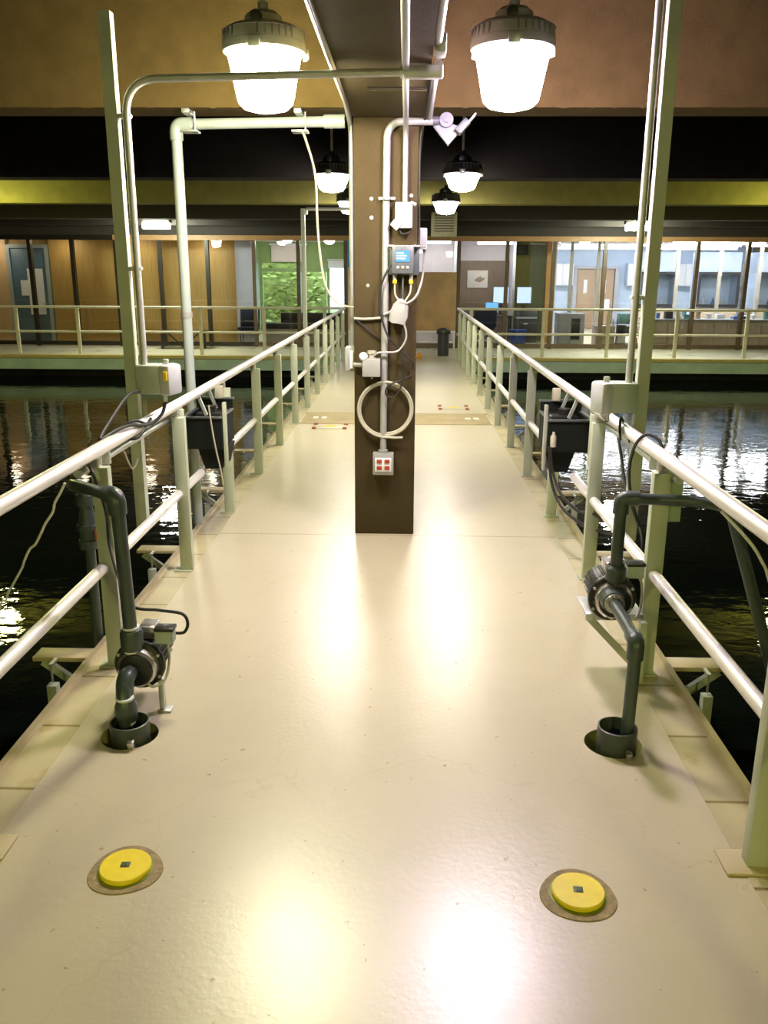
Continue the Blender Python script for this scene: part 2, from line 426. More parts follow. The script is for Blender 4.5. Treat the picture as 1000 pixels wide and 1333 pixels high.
# glazed front wall
struct('wall_front', MB().span(-12, 12, 22.25, 22.45, 2.74, 4.2), 'soffit_brown')
struct('trim_10', MB().span(-12, 12, 21.2, 21.35, 2.92, 4.2), 'soffit_brown')
mull = [-11.75, -10.58, -9.41, -8.33, -7.22, -6.11, -4.91, -3.73, -2.61, -1.42, 1.417, 2.62, 3.78, 5.05, 6.2, 7.33, 8.57, 9.75, 10.92, 12.0]
win_i = 0
for a, c in zip(mull, mull[1:]):
    win_i += 1
    dark = c < -2.7
    f = thing('window_%d' % win_i, ((a+c)/2, 22.3, 0), None, None, kind='structure')
    fr = MB().span(a-.045, a+.045, 22.25, 22.38, 0, 2.62).span(a+.045, c-.045, 22.25, 22.38, .02, .12)
    obj('window_frame', fr, 'mullion_dark' if dark else 'mullion_brown', f)
    obj('head_trim', MB().span(a-.045, c-.045, 22.26, 22.36, 2.62, 2.74), 'mullion_dark' if a < -7.3 else 'frame_orange', f)
    obj('pane', MB().span(a+.045, c-.045, 22.31, 22.318, .12, 2.62), 'glass', f)
# rooms behind the glass
struct('ceiling_corridor', MB().span(-12, 12, 22.45, 23.8, 2.74, 2.8), 'wall_white')
struct('ceiling_lounge', MB().span(-4.45, -1.35, 23.8, 27.2, 2.74, 2.8), 'wall_white')
struct('ceiling_lab', MB().span(-1.35, 12, 23.8, 32, 2.74, 2.8), 'wall_white')
struct('wall_corridor', MB().span(-9.45, -4.42, 23.6, 23.8, 0, 2.74), 'wood_panel')
struct('wall_corridor_end', MB().span(-12, -10.62, 23.6, 23.8, 0, 2.74), 'wood_pale')
struct('wall_corridor_back', MB().span(-10.62, -9.45, 23.75, 23.8, 0, 2.74), 'wood_panel')
struct('wall_pier', MB().span(-4.42, -3.98, 23.4, 23.8, 0, 2.74), 'lavender')
# lounge with windows to the garden
b = MB()
for x0, x1, z0, z1 in ((-4.42, -4.3, 0, 2.74), (-4.3, -1.35, 0, .25), (-3.2, -3.12, .25, 2.74), (-2.32, -2.24, .25, 2.74), (-1.72, -1.35, .25, 2.74),
                       (-4.3, -3.2, 1.87, 1.98), (-3.12, -2.32, 1.87, 2.74), (-4.3, -3.2, 2.12, 2.74), (-2.24, -1.72, 2.15, 2.74)):
    b.span(x0, x1, 27, 27.15, z0, z1)
struct('wall_lounge', b, 'wall_green')
struct('wall_lounge_side', MB().span(-4.45, -4.38, 23.8, 27.15, 0, 2.74), 'wall_green')
struct('wall_lounge_partition', MB().span(-1.40, -1.33, 22.6, 27.15, 0, 2.74), 'wall_white')
struct('ground_garden', MB().span(-12, 0, 27.16, 45, -.1, 0), 'lawn')
# centre and laboratory rooms
struct('wall_centre', MB().span(-1.33, 1.40, 24.6, 24.7, 0, 2.74), 'wall_pink')
struct('wall_centre_side', MB().span(1.40, 1.47, 23.0, 25.5, 0, 2.74), 'wall_white')
struct('wall_office', MB().span(1.47, 3.05, 25.5, 25.6, 0, 2.2), 'wall_brown')
struct('wall_office_top', MB().span(1.47, 3.05, 25.5, 25.6, 2.2, 2.74), 'wall_pink')
struct('wall_office_side', MB().span(3.05, 3.12, 24.6, 25.6, 0, 2.74), 'wall_white')
struct('wall_store', MB().span(3.12, 4.15, 25.2, 25.3, 0, 2.74), 'wall_yellow')
struct('wall_lab_side', MB().span(4.15, 4.22, 24.4, 31, 0, 2.74), 'wall_white')
struct('wall_lab', MB().span(4.15, 12, 31, 31.2, 0, 2.74), 'wall_blue')

# ================================================================== RAILINGS
def railing(s):
    r = thing('walkway_railing', (s*WX, 8, 0), 'long tubular handrail on pale green posts along the %s side of the walkway' % SIDE[s], 'railing', 'walkway railings')
    obj('top_rail', MB().tube(bend([(s*WX, -1.6, 1.07), (s*WX, 20.0, 1.07)], .05), .031, 18), 'steel_rail', r)
    segs = [(-1.6, 5.78), (6.62, 19.98)]
    for a, c in segs: obj('mid_rail', MB().cyl((s*WX, a, .515), (s*WX, c, .515), .028, 18), 'steel_rail', r)
    k = 0
    for i in range(-2, 13):
        y = 2.42+1.39*i
        if s > 0 and i == 2: y -= .06
        top = 1.0
        if i == 3 and s > 0: top = .45
        px_ = s*WX+(.021 if s < 0 else 0)
        p = obj('post', MB().box((px_, y, top/2+.004), (.078, .052, top-.008), bev=.003), 'green_paint', r)
        obj('base_plate', MB().box((s*(1.28 if i == 0 else 1.295), y, .006), (.20, .125, .010) if i == 0 else (.115, .085, .010), bev=.003), 'kerb_cream' if i == 0 else 'green_paint', p)
        if top > .9: obj('saddle', MB().box((s*WX, y, 1.022), (.045, .05, .045), bev=.004), 'silver', p)
        if i == 2:
            obj('angle_strip', MB().box((s*(WX-.02), y+.055, .88), (.035, .05, .32), bev=.003), 'green_paint', p)
    # steel tube slung under the top rail on clamps
    t = obj('steel_tube', MB().cyl((s*(WX+.055), 3.72, .985), (s*(WX+.055), 5.45, .985), .02, 14), 'galv', r)
    for y in (3.95, 5.3): obj('clamp', MB().box((s*(WX+.03), y, 1.02), (.10, .03, .08), bev=.005), 'galv', t)
    return r
railing(-1); railing(1)

def deck_railing(s, xs):
    x0, x1 = xs[0], xs[-1]
    r = thing('deck_railing', ((x0+x1)/2, 20, 0), 'pale railing across the far deck, running off on the %s side' % SIDE[s], 'railing', 'far deck railings')
    a, c = sorted((s*WX, s*12))
    obj('top_rail', MB().cyl((a, 20, 1.07), (c, 20, 1.07), .03, 12), 'cream_green', r)
    obj('mid_rail', MB().cyl((a, 20, .515), (c, 20, .515), .026, 12), 'cream_green', r)
    for x in xs: obj('post', MB().box((x, 20, .52), (.075, .06, 1.04), bev=.004), 'cream_green', r)
deck_railing(-1, [-11.8, -10.35, -8.9, -7.47, -6.05, -4.62, -3.15, -1.75])
deck_railing(1, [1.6, 3.25, 4.72, 6.27, 7.85, 9.4, 10.95])

# outriggers over the pools
def outrigger(s, y):
    r = thing('outrigger_bracket', (s*1.6, y, -.5), None, 'bracket', 'outrigger brackets over the pool')
    obj('arm', MB().span(min(s*1.41, s*1.77), max(s*1.41, s*1.77), y-.06, y+.06, -.062, -.038, .003), 'kerb_cream', r)
    obj('brace', MB().bar((s*1.74, y, -.085), (s*1.46, y-.0, -.30), .03, .04), 'green_paint', r)
    st = obj('float_post', MB().box((s*1.645, y-.13, -.36), (.05, .05, .42), bev=.004), 'green_paint', r)
    obj('threaded_rod', MB().cyl((s*1.645, y-.13, -.14), (s*1.645, y-.13, -.04), .006, 8).box((s*1.645, y-.065, -.045), (.02, .14, .012)), 'galv', st)
    return r
for s in (-1, 1):
    for i in range(9):
        y = 4.02+1.75*i
        o = outrigger(s, y)
        o['label'] = '%s outrigger bracket from the camera end, out over the pool on the %s side' % (ORD[i], SIDE[s])

# ================================================================== POLES, CONDUITS AND PIPES
def strut_pole(s, y, z0, z1, label):
    x = s*1.365
    r = thing('strut_pole', (x, y, z0), label, 'pole', 'strut poles on the railings')
    q = .03
    ch = [(x-q, y+.03, z0), (x-q, y-.03, z0), (x+q, y-.03, z0), (x+q, y+.03, z0), (x+q-.012, y+.03, z0), (x+q-.012, y-.022, z0), (x-q+.012, y-.022, z0), (x-q+.012, y+.03, z0)]
    obj('channel', MB().prism(ch, (0, 0, z1-z0)), 'green_paint', r)
    for z in ((2.62, 1.88) if s < 0 else (1.75,)):
        obj('clamp', MB().box((x-s*.058, y, z), (.055, .04, .022), bev=.003).cyl((x-s*.085, y-.03, z), (x-s*.085, y+.01, z), .012, 10), 'galv', r)
    return r
strut_pole(-1, 4.65, .46, 3.09, 'tall pale green strut pole rising beside the dark pipe elbow, wood-panelled side')
strut_pole(1, 4.52, .46, 3.35, 'tall pale green strut pole rising past the ceiling edge, laboratory side')
obj('conduit', MB().tube(bend([(-1.29, 4.63, 1.36), (-1.29, 4.63, 2.785), (.10, 4.55, 2.80)], .17, 10), .019, 14), 'conduit_grey',
    label='grey conduit bending from the strut pole across to the girder, passing before the warm lamp', cat='conduit')
obj('conduit', MB().cyl((1.29, 4.50, 1.31), (1.29, 4.50, 3.35), .019, 14), 'conduit_grey',
    label='straight grey conduit standing beside the tall strut pole on the laboratory side', cat='conduit')
r = thing('conduit_fitting', (.19, 4.55, 2.77), 'grey conduit fitting under the girder where the cross conduit ends', 'conduit fitting')
obj('housing', MB().span(.10, .29, 4.52, 4.58, 2.772, 2.828, .006), 'conduit_grey', r)
obj('collar', MB().cyl((.085, 4.55, 2.80), (.103, 4.55, 2.80), .027, 14), 'galv', r)

def cover_box(s):
    y = 4.66 if s < 0 else 4.52; x = s*1.29
    z = 1.31 if s < 0 else 1.25
    r = thing('weather_box', (s*1.25, y, z-.11), 'grey green weatherproof outlet box with open clear lid on the strut pole, %s side' % SIDE[s], 'outlet box', 'weatherproof outlet boxes')
    obj('box_body', MB().span(min(s*1.33, s*1.20), max(s*1.33, s*1.20), y-.07, y+.06, z-.085, z+.07, .006), 'box_grey_green', r)
    rot = Matrix.Rotation(s*.28, 3, 'Z')
    obj('clear_lid', MB().box((s*1.16, y-.01, z-.01), (.075, .14, .165), rot, .018), 'clear_cover', r)
    obj('latch', MB().box((s*1.175, y-.02, z+.085), (.03, .03, .03), bev=.004), 'galv', r)
    if s < 0: obj('yellow_plug', MB().box((s*1.165, y-.085, z+.015), (.022, .02, .05), bev=.004), 'amber', r)
    obj('gland', MB().cyl((s*1.19, y-.02, z-.13), (s*1.19, y-.02, z-.085), .014, 12), 'galv', r)
cover_box(-1); cover_box(1)

# pale plastic pipe hung from the first beam
r = thing('hanging_pipe', (-1.47, 6.2, -.5), 'thick pale plastic pipe dropping to the pool and elbowed under the tan beam', 'pipe')
obj('drop_pipe', MB().cyl((-1.44, 6.2, -.6), (-1.44, 6.2, 2.75), .036, 18), 'pale_pvc', r)
obj('coupling', MB().cyl((-1.44, 6.2, 1.55), (-1.44, 6.2, 1.59), .042, 18), 'conduit_white', r)
obj('elbow', MB().tube(bend([(-1.44, 6.2, 2.72), (-1.44, 6.2, 2.82), (-1.33, 6.2, 2.82)], .06), .045, 18), 'pale_pvc', r)
obj('cross_pipe', MB().cyl((-1.38, 6.2, 2.82), (-.30, 6.2, 2.84), .034, 18), 'pale_pvc', r)
obj('end_socket', MB().cyl((-.44, 6.2, 2.838), (-.30, 6.2, 2.84), .043, 18), 'pale_pvc', r)
for x in (-1.34, -.60):
    h = obj('strut_hanger', MB().box((x, 6.14, 2.885), (.05, .16, .028), bev=.004), 'galv', r)
    obj('saddle_plate', MB().box((x, 6.2, 2.775), (.11, .10, .014), bev=.003), 'galv', h)
    obj('threaded_rod', MB().cyl((x+.04, 6.15, 2.77), (x+.04, 6.15, 2.89), .006, 8), 'galv', h)
obj('white_cable', MB().tube(smooth([(-.585, 6.15, 2.77), (-.56, 6.15, 2.72), (-.50, 6.15, 2.50), (-.49, 6.15, 2.2), (-.475, 6.15, 1.99), (-.44, 6.15, 1.78), (-.36, 6.15, 1.66), (-.24, 6.12, 1.63)]), .008, 8), 'hose_cream',
    label='thin cream cable dangling from the pale pipe to the column', cat='cable')
# a second, farther pole with conduit
r = thing('far_pole', (-1.37, 12.9, 0), 'thin pale green pole with a level grey conduit, standing at the third lamp row', 'pole')
obj('channel', MB().span(-1.405, -1.345, 12.87, 12.93, .01, 2.74, .004), 'green_paint', r)
obj('conduit', MB().tube(bend([(-1.33, 12.9, 2.66), (-1.33, 12.9, 2.735), (-.28, 12.9, 2.74)], .04), .025, 10), 'conduit_grey', r)

# ================================================================== ON THE COLUMN
obj('conduit', MB().tube(bend([(-.03, 6.022, .635), (-.012, 6.022, 2.81), (.29, 6.022, 2.812)], .11, 10), .024, 16), 'conduit_white',
    label='white conduit up the column face from the outlet, elbowed towards the small floodlight', cat='conduit')
obj('conduit', MB().tube(bend([(.109, 6.022, 2.32), (.109, 6.022, 2.76), (.109, 5.70, 2.815), (.111, 2.2, 2.815)], .10, 10), .018, 14), 'conduit_white',
    label='white conduit rising from the upper column box and running back under the girder', cat='conduit')
obj('conduit', MB().tube(bend([(-.262, 6.25, 1.35), (-.262, 6.25, 2.80), (-.262, 5.8, 2.875), (-.262, 2.2, 2.875)], .10, 10), .017, 14), 'conduit_white',
    label='white conduit down the column edge on the wood-panelled side, above the white switch box', cat='conduit')
obj('grey_cable', MB().tube(smooth([(-.25, 2.2, 2.83), (-.252, 4, 2.835), (-.25, 5.9, 2.82), (-.25, 6.03, 2.7), (-.247, 6.035, 2.2), (-.247, 6.035, 1.7)]), .007, 8), 'conduit_white',
    label='thin pale cable along the girder edge and down the column corner', cat='cable')
obj('conduit', MB().tube(bend([(.255, 2.2, 2.87), (.255, 4.30, 2.87)], .1), .019, 14), 'conduit_white',
    label='short white conduit along the girder edge on the laboratory side', cat='conduit')
obj('conduit_fitting', MB().span(.245, .295, 4.28, 4.42, 2.83, 2.91, .008), 'conduit_grey',
    label='grey conduit fitting on the girder edge, laboratory side', cat='conduit fitting')
obj('conduit', MB().tube(bend([(.27, 4.55, 2.84), (.262, 4.8, 2.865), (.262, 5.75, 2.865), (.262, 6.02, 2.83)], .08), .02, 14), 'conduit_white',
    label='white conduit between the girder fitting and the column top', cat='conduit')
obj('dark_cable', MB().tube(smooth([(.245, 4.6, 2.835), (.235, 5.9, 2.832), (.207, 6.04, 2.72), (.203, 6.04, 2.4), (.206, 6.04, 2.1), (.203, 6.04, 1.95)]), .007, 8), 'black_rubber',
    label='black cable down the column corner on the laboratory side', cat='cable')

r = thing('conduit_strap', (.0, 6.02, 2.3), 'small galvanised strap holding the white conduit to the column', 'strap')
obj('band', MB().box((-.012, 6.03, 2.34), (.11, .012, .018), bev=.002).cyl((-.012, 6.0, 2.33), (-.012, 6.0, 2.35), .027, 14), 'galv', r)
for i, (x, z) in enumerate(((-.115, 2.34), (-.115, 2.22), (.15, 2.36), (-.14, 1.78))):
    obj('bolt', MB().lathe([(0, -.006), (.012, -.004), (.012, .003)], (x, 6.049, z), 'Y', 12), 'galv',
        label='small pale bolt head on the column face, %s' % ['upper of two beside the conduit', 'lower of two beside the conduit', 'above the white box', 'lone one left of the control panel height'][i].replace('left of', 'at'), cat='bolt', group='bolt heads on the column')

r = thing('junction_box', (.10, 6.0, 2.14), 'white junction box under the thin conduit, above the control panel', 'junction box')
obj('box_body', MB().box((.102, 6.005, 2.232), (.115, .085, .165), bev=.006), 'box_white', r)
obj('cover_flap', MB().box((.052, 5.965, 2.175), (.06, .02, .06), Matrix.Rotation(.75, 3, 'Y'), .004), 'box_white', r)
obj('lever', MB().box((.165, 5.99, 2.305), (.04, .02, .02), Matrix.Rotation(.5, 3, 'Y'), .004), 'silver', r)
obj('cable_stub', MB().tube(smooth([(.07, 5.99, 2.15), (.09, 5.985, 2.115), (.14, 5.99, 2.125), (.15, 6.0, 2.15)]), .006, 8), 'black_rubber', r)

r = thing('control_panel', (.108, 6.0, 1.85), 'grey controller with a lit blue screen and keypad on the column', 'control panel')
obj('back_plate', MB().box((.108, 6.035, 1.945), (.205, .03, .19), bev=.004), 'box_grey', r)
bd = obj('housing', MB().box((.098, 5.985, 1.945), (.15, .085, .175), bev=.010), 'box_grey', r)
obj('screen', MB().box((.098, 5.940, 1.972), (.092, .006, .072), bev=.002), 'screen', bd)
for i, (zz, ww) in enumerate(((1.992, .05), (1.975, .07), (1.957, .06))): obj('readout_line', MB().box((.075+ww/2-.02, 5.9362, zz), (ww, .002, .006)), 'paper', bd)
for i in range(3): obj('button', MB().box((.066+.032*i, 5.940, 1.900), (.02, .008, .018), bev=.003), 'box_white' if i != 1 else 'item_tan', bd)
obj('top_lip', MB().box((.108, 5.99, 2.036), (.205, .06, .012), bev=.003), 'silver', r)
for x in (.045, .155):
    g = obj('gland', MB().cyl((x, 5.99, 1.80), (x, 5.99, 1.86), .013, 12), 'box_white', r)
    obj('yellow_band', MB().cyl((x, 5.99, 1.795), (x, 5.99, 1.82), .014, 12), 'amber', g)
for i, pts in enumerate(([(.045, 5.99, 1.79), (.05, 5.99, 1.72), (.09, 5.985, 1.665)], [(.10, 5.99, 1.86), (.10, 5.985, 1.76), (.098, 5.985, 1.665)], [(.155, 5.99, 1.79), (.148, 5.985, 1.73), (.105, 5.985, 1.665)])):
    obj('cable', MB().tube(smooth(pts), .006, 8), 'hose_cream' if i != 1 else 'box_grey', r)

r = thing('cable_wrap', (.09, 5.97, 1.54), 'crumpled white plastic wrap tied round the cables below the controller', 'plastic wrap')
b = MB()
b.lathe([(0, -.075), (.05, -.075), (.058, -.02), (.045, .04), (.03, .075), (.022, .085), (0, .086)], (0, 0, 0), 'Z', 12)
for v in b.b.verts:
    v.co = Vector((v.co.x*1.15, v.co.y*.5, v.co.z))*(1+R.uniform(-.08, .08))
b.b.transform(Matrix.Translation((.078, 5.99, 1.605)) @ Matrix.Rotation(.25, 4, 'Y'))
obj('wrap', b, 'box_white', r, sharp=15)
obj('tie', MB().box((.10, 5.985, 1.672), (.05, .03, .022), Matrix.Rotation(.2, 3, 'Y'), .004), 'conduit_white', r)
# cables below
obj('white_cable', MB().tube(smooth([(.245, 6.2, 2.02), (.24, 6.08, 1.9), (.225, 6.02, 1.80), (.19, 5.99, 1.71), (.13, 5.985, 1.665), (.06, 5.985, 1.655), (.02, 5.985, 1.61), (-.03, 5.985, 1.59)]), .008, 10), 'conduit_white',
    label='white cable curving from the column corner into the plastic wrap', cat='cable')
obj('white_cable', MB().tube(smooth([(.10, 5.985, 1.55), (.125, 5.98, 1.48), (.12, 5.98, 1.41), (.07, 5.975, 1.345), (.0, 5.97, 1.335), (-.07, 5.975, 1.33), (-.115, 5.985, 1.29), (-.11, 5.99, 1.31)]), .007, 10), 'conduit_white',
    label='white cable looping from the plastic wrap to the small junction box', cat='cable')
obj('black_cable', MB().tube(smooth([(.03, 5.99, 1.93), (-.02, 5.97, 1.85), (-.055, 5.975, 1.74), (-.05, 5.97, 1.6), (-.01, 5.965, 1.47), (.04, 5.97, 1.40), (.12, 5.985, 1.32), (.17, 5.99, 1.27), (.178, 6.0, 1.22)]), .007, 8), 'black_rubber',
    label='black cable swinging from the controller across the conduit', cat='cable')
obj('black_cable', MB().tube(smooth([(.17, 5.99, 1.18), (.10, 5.98, 1.145), (.03, 5.97, 1.12), (-.01, 5.965, 1.08), (.0, 5.965, 1.035), (.05, 5.97, 1.03), (.09, 5.975, 1.09), (.11, 5.98, 1.17), (.10, 5.98, 1.25), (.105, 5.985, 1.5)]), .006, 8), 'black_rubber',
    label='thin black cable tying the hose coil to the conduit', cat='cable')
obj('cable', MB().tube(smooth([(-.235, 6.03, 1.56), (-.15, 6.03, 1.557), (-.05, 6.03, 1.565)]), .008, 8), 'hose_cream',
    label='short cream tube lying level across the column face', cat='cable')
obj('black_cable', MB().tube(smooth([(-.22, 6.035, 1.55), (-.12, 6.03, 1.47), (-.02, 6.03, 1.40)]), .005, 8), 'black_rubber',
    label='thin black cable slanting below the level cream tube', cat='cable')
r = thing('junction_box', (-.113, 6.0, 1.16), 'small pale junction box with a white dome knob, above the hose coil', 'junction box')
obj('box_body', MB().box((-.113, 5.995, 1.23), (.125, .09, .125), bev=.006), 'box_white', r)
obj('dome', MB().lathe([(.0, -.03), (.02, -.024), (.03, -.008), (.031, .01), (.02, .03), (0, .032)], (-.168, 5.97, 1.305), 'Y', 16), 'item_white', r)
obj('gland', MB().cyl((-.11, 5.995, 1.29), (-.11, 5.995, 1.325), .024, 14).cyl((-.11, 5.995, 1.325), (-.11, 5.995, 1.345), .032, 8), 'hose_cream', r)
obj('side_stub', MB().cyl((-.236, 6.02, 1.245), (-.17, 6.0, 1.245), .016, 12), 'conduit_white', r)
obj('foot_stub', MB().cyl((-.11, 5.995, 1.15), (-.11, 5.995, 1.172), .008, 10), 'galv', r)
r = thing('switch_box', (-.275, 6.2, 1.18), 'narrow white switch box on the column flank, wood-panelled side', 'switch box')
obj('box_body', MB().span(-.305, -.238, 6.10, 6.28, 1.19, 1.355, .006), 'box_white', r)
obj('cover', MB().span(-.27, -.245, 6.085, 6.10, 1.21, 1.335, .003), 'item_white', r)
r = thing('switch_box', (.225, 6.2, 1.98), 'small bright white box on the column flank, laboratory side', 'switch box')
obj('box_body', MB().span(.198, .262, 6.12, 6.26, 2.02, 2.16, .008), 'item_white', r)
obj('cover', MB().span(.203, .257, 6.112, 6.12, 2.03, 2.15, .003), 'box_white', r)

# hose coil
b = MB()
pts = []
for k in range(64*2+1):
    a = PI-2*PI*k/64; q = .174+.024*(k/128)+.006*math.sin(a)
    pts.append((-.018+q*math.sin(a), 6.018-.016*(k/128), .935+q*math.cos(a)))
obj('hose_coil', MB().tube(pts+[(.05, 6.0, .733), (.11, 6.0, .735)], .009, 10), 'hose_cream', label='coil of cream hose hung on the column above the red outlets', cat='hose')
r = thing('power_outlet', (-.028, 6.0, .46), 'white outlet box with four red sockets low on the column', 'power outlet')
bx = obj('box_body', MB().box((-.028, 6.005, .545), (.148, .088, .155), bev=.006), 'box_white', r)
obj('face_plate', MB().box((-.028, 5.957, .545), (.118, .010, .10), bev=.003), 'item_white', r)
for x in (-.055, .0):
    for z in (.522, .570): obj('red_socket', MB().box((x, 5.950, z), (.036, .008, .027), bev=.003), 'red_socket', r)
obj('hub', MB().cyl((-.03, 6.005, .62), (-.03, 6.005, .645), .034, 14), 'conduit_white', r)

# small floodlight at the column top
r = thing('small_floodlight', (.38, 6.0, 2.66), 'small grey floodlight tilted on a round mount beside the column top', 'floodlight')
obj('mount', MB().cyl((.285, 6.02, 2.812), (.37, 6.02, 2.812), .03, 16), 'box_grey', r)
obj('knuckle', MB().cyl((.37, 5.975, 2.815), (.37, 6.045, 2.815), .045, 18).cyl((.37, 5.965, 2.815), (.37, 5.98, 2.815), .018, 12), 'box_grey', r)
obj('bracket', MB().prism([(.29, 6.0, 2.78), (.385, 6.0, 2.665), (.48, 6.0, 2.77), (.385, 6.0, 2.80)], (0, .05, 0)), 'box_grey', r)
hd = obj('head', MB().box((.475, 5.99, 2.775), (.05, .09, .10), Matrix.Rotation(-.75, 3, 'Y').inverted(), .008), 'box_grey', r)
obj('lens_plate', MB().box((.507, 5.99, 2.792), (.012, .10, .15), Matrix.Rotation(.72, 3, 'Y'), .004), 'item_white', hd)

# ================================================================== BAY LAMPS
def lamp(name, m, label, squat=False):
    r = thing(name, (0, 0, 0), label, 'lamp', 'hanging bay lamps')
    # origin: bottom of the lens
    q = .105 if squat else 0
    obj('lens', MB().lathe([(.142, q+.045), (.150, q+.075), (.188, .262), (.196, .285), (0, .285)], seg=40), m, r)
    obj('lens_bowl', MB().lathe([(0, q), (.06, q+.004), (.115, q+.018), (.142, q+.045)], seg=40), m+'_bowl', r)
    hm = 'lamp_housing_shaded' if squat else 'lamp_housing'
    h = obj('housing', MB().lathe([(.200, .278), (.214, .285), (.218, .30), (.212, .345), (.205, .385), (.175, .402), (.10, .412), (.095, .455), (.07, .475), (.028, .48), (.026, .52), (0, .52)], seg=40), hm, r)
    b = MB()
    for k in range(36):
        a = 2*PI*k/36
        if k % 9 < 6: b.box((.2105*math.cos(a), .2105*math.sin(a), .352), (.006, .009, .052), Matrix.Rotation(a, 3, 'Z'))
    for zz in (.325, .379): b.lathe([(.2115, zz-.003), (.2155, zz), (.2115, zz+.003), (.209, zz), (.2115, zz-.003)], seg=40)
    obj('vent_grille', b, 'lamp_vent', h)
    obj('knob', MB().lathe([(0, -.022), (.028, -.018), (.030, .0), (.0, .004)], (-.02, -.10, .435), 'Y', 16), 'black_plastic', h)
    for a in (-1.65, .35, 2.5):
        c, s = math.cos(a), math.sin(a)
        obj('latch', MB().box((.222*c, .222*s, .292), (.02, .06, .05), Matrix.Rotation(a, 3, 'Z'), .004), 'galv', r)
    obj('stem', MB().cyl((0, 0, .50), (0, 0, 1.52), .014, 12).lathe([(.05, 1.49), (.05, 1.52), (0, 1.52)], seg=16), 'hose_cream', r)
    return r
LZ = 2.68
L1 = lamp('bay_lamp', 'lens_warm', 'glowing hanging bay lamp before the yellowish stretch of beam, behind the cross conduit'); L1.location = (-.63, 4.92, LZ)
L2 = lamp('bay_lamp', 'lens_pink', 'glowing hanging bay lamp before the pinkish stretch of beam, laboratory side'); L2.location = (.655, 4.86, LZ)
L3 = lamp('bay_lamp', 'lens_row', 'glowing bay lamp beyond the column in the second row, wood-panelled side', True); L3.location = (-.70, 9.9, LZ-.08)
for i, (x, y, lab) in enumerate(((.715, 9.9, 'glowing bay lamp beyond the column in the second row, laboratory side'),
                  (-.74, 13.7, 'small glowing bay lamp in the third row, half hidden behind the column'),
                  (.70, 13.7, 'small glowing bay lamp in the third row above the olive louvred box'))):
    dup(L3, (x, y, LZ-.07), lab)
LP = lamp('pool_lamp', 'lens_pool', 'bay lamp hanging over the pool on the wood-panelled side, opposite the second row'); LP.location = (-6.6, 13.3, LZ)
for x, y, lab in ((6.3, 13.3, 'bay lamp hanging over the pool on the laboratory side, opposite the third row'),
                  (-2.4, -3.4, 'bay lamp behind the camera on the wood-panelled side'), (2.4, -3.4, 'bay lamp behind the camera on the laboratory side')):
    dup(LP, (x, y, LZ), lab)

# ================================================================== FLOOR FITTINGS
def drain_cap(x, y, rz, label):
    r = thing('drain_cap', (x, y, 0), label, 'drain cap', 'yellow drain caps')
    b = MB().lathe([(.118, .0), (.116, .0035), (.086, .004), (.084, .0)], (x, y, 0), seg=48)
    for v in b.b.verts: 
        q = 1+.035*math.sin(3*math.atan2(v.co.y-y, v.co.x-x)+x*5)
        v.co.x = x+(v.co.x-x)*q; v.co.y = y+(v.co.y-y)*q
    obj('grout_ring', b, 'cap_grout', r)
    obj('rim', MB().lathe([(.090, .0), (.090, .006), (.084, .0065), (0, .0065)], (x, y, 0), seg=48), 'cap_rim', r)
    d = obj('disc', MB().lathe([(.081, .006), (.082, .018), (.079, .022), (.0, .022)], (x, y, 0), seg=48), 'yellow_cap', r)
    obj('square_key', MB().box((x, y, .022), (.030, .026, .003), Matrix.Rotation(rz, 3, 'Z'), .001).box((x, y, .0235), (.012, .018, .003), Matrix.Rotation(rz, 3, 'Z')), 'cap_recess', d)
drain_cap(-.760, 2.325, .05, 'round yellow drain cap in the floor on the wood-panelled side')
drain_cap(.682, 2.255, -.1, 'round yellow drain cap in the floor on the laboratory side')

def sleeve(x, y, h, label, tab):
    r = thing('pipe_sleeve', (x, y, -.24), label, 'pipe sleeve', 'pipe sleeves in the floor pits')
    obj('tube', MB().lathe([(.080, -.24), (.080, h), (.074, h+.002), (.072, h-.002), (.072, -.2)], (x, y, 0), seg=36), 'sleeve', r)
    obj('tab', MB().box((x+tab, y-.086, .012 if x < 0 else .008), (.026, .03, .05), Matrix.Rotation(.3, 3, 'X'), .004), 'silver', r)
sleeve(-1.0, 3.14, .075, 'dark upright pipe sleeve in the floor pit under the pump that sits on the floor', .03)
sleeve(1.005, 3.13, .095, 'dark upright pipe sleeve in the floor pit under the pump on the shelf', .03)

def hatch(x, y, label):
    r = thing('floor_hatch', (x, y, 0), label, 'floor hatch', 'floor hatches by the gratings')
    obj('plate', MB().box((x, y, .003), (.40, .30, .006), bev=.001), 'hatch_plate', r)
    obj('edge_bar', MB().box((x, y-.15, .006), (.34, .025, .012), bev=.002), 'hatch_white', r)
    obj('yellow_mark', MB().box((x, y, .0075), (.14, .09, .003)), 'amber', r)
    for sx in (-1, 1):
        for q in (-1, 1): obj('corner_cap', MB().box((x+sx*.19, y+q*.14, .010), (.05, .06, .02), bev=.003), 'red_brown', r)
hatch(-.815, 10.58, 'low floor hatch with red corners before the grating, wood-panelled side')
hatch(.81, 12.2, 'low floor hatch with red corners beyond the grating, laboratory side')
for s in (-1, 1):
    r = thing('floor_grating', (s*.72, 11.2, 0), 'slotted floor grating strip beyond the column, %s side' % SIDE[s], 'grating', 'floor gratings')
    b = MB()
    for k in range(22): b.span(min(s*.22, s*1.22), max(s*.22, s*1.22), 10.82+k*.036, 10.838+k*.036, .001, .009)
    obj('slats', b, 'kerb_cream', r)
    obj('frame', MB().span(min(s*.2, s*1.24), max(s*.2, s*1.24), 10.79, 10.815, .001, .012).span(min(s*.2, s*1.24), max(s*.2, s*1.24), 11.61, 11.635, .001, .012), 'kerb_cream', r)
    for i, x in enumerate((.95, 1.06)):
        obj('grating_clip', MB().box((s*x, 11.2, .013), (.07, .16, .006), bev=.002), 'hatch_white', r)
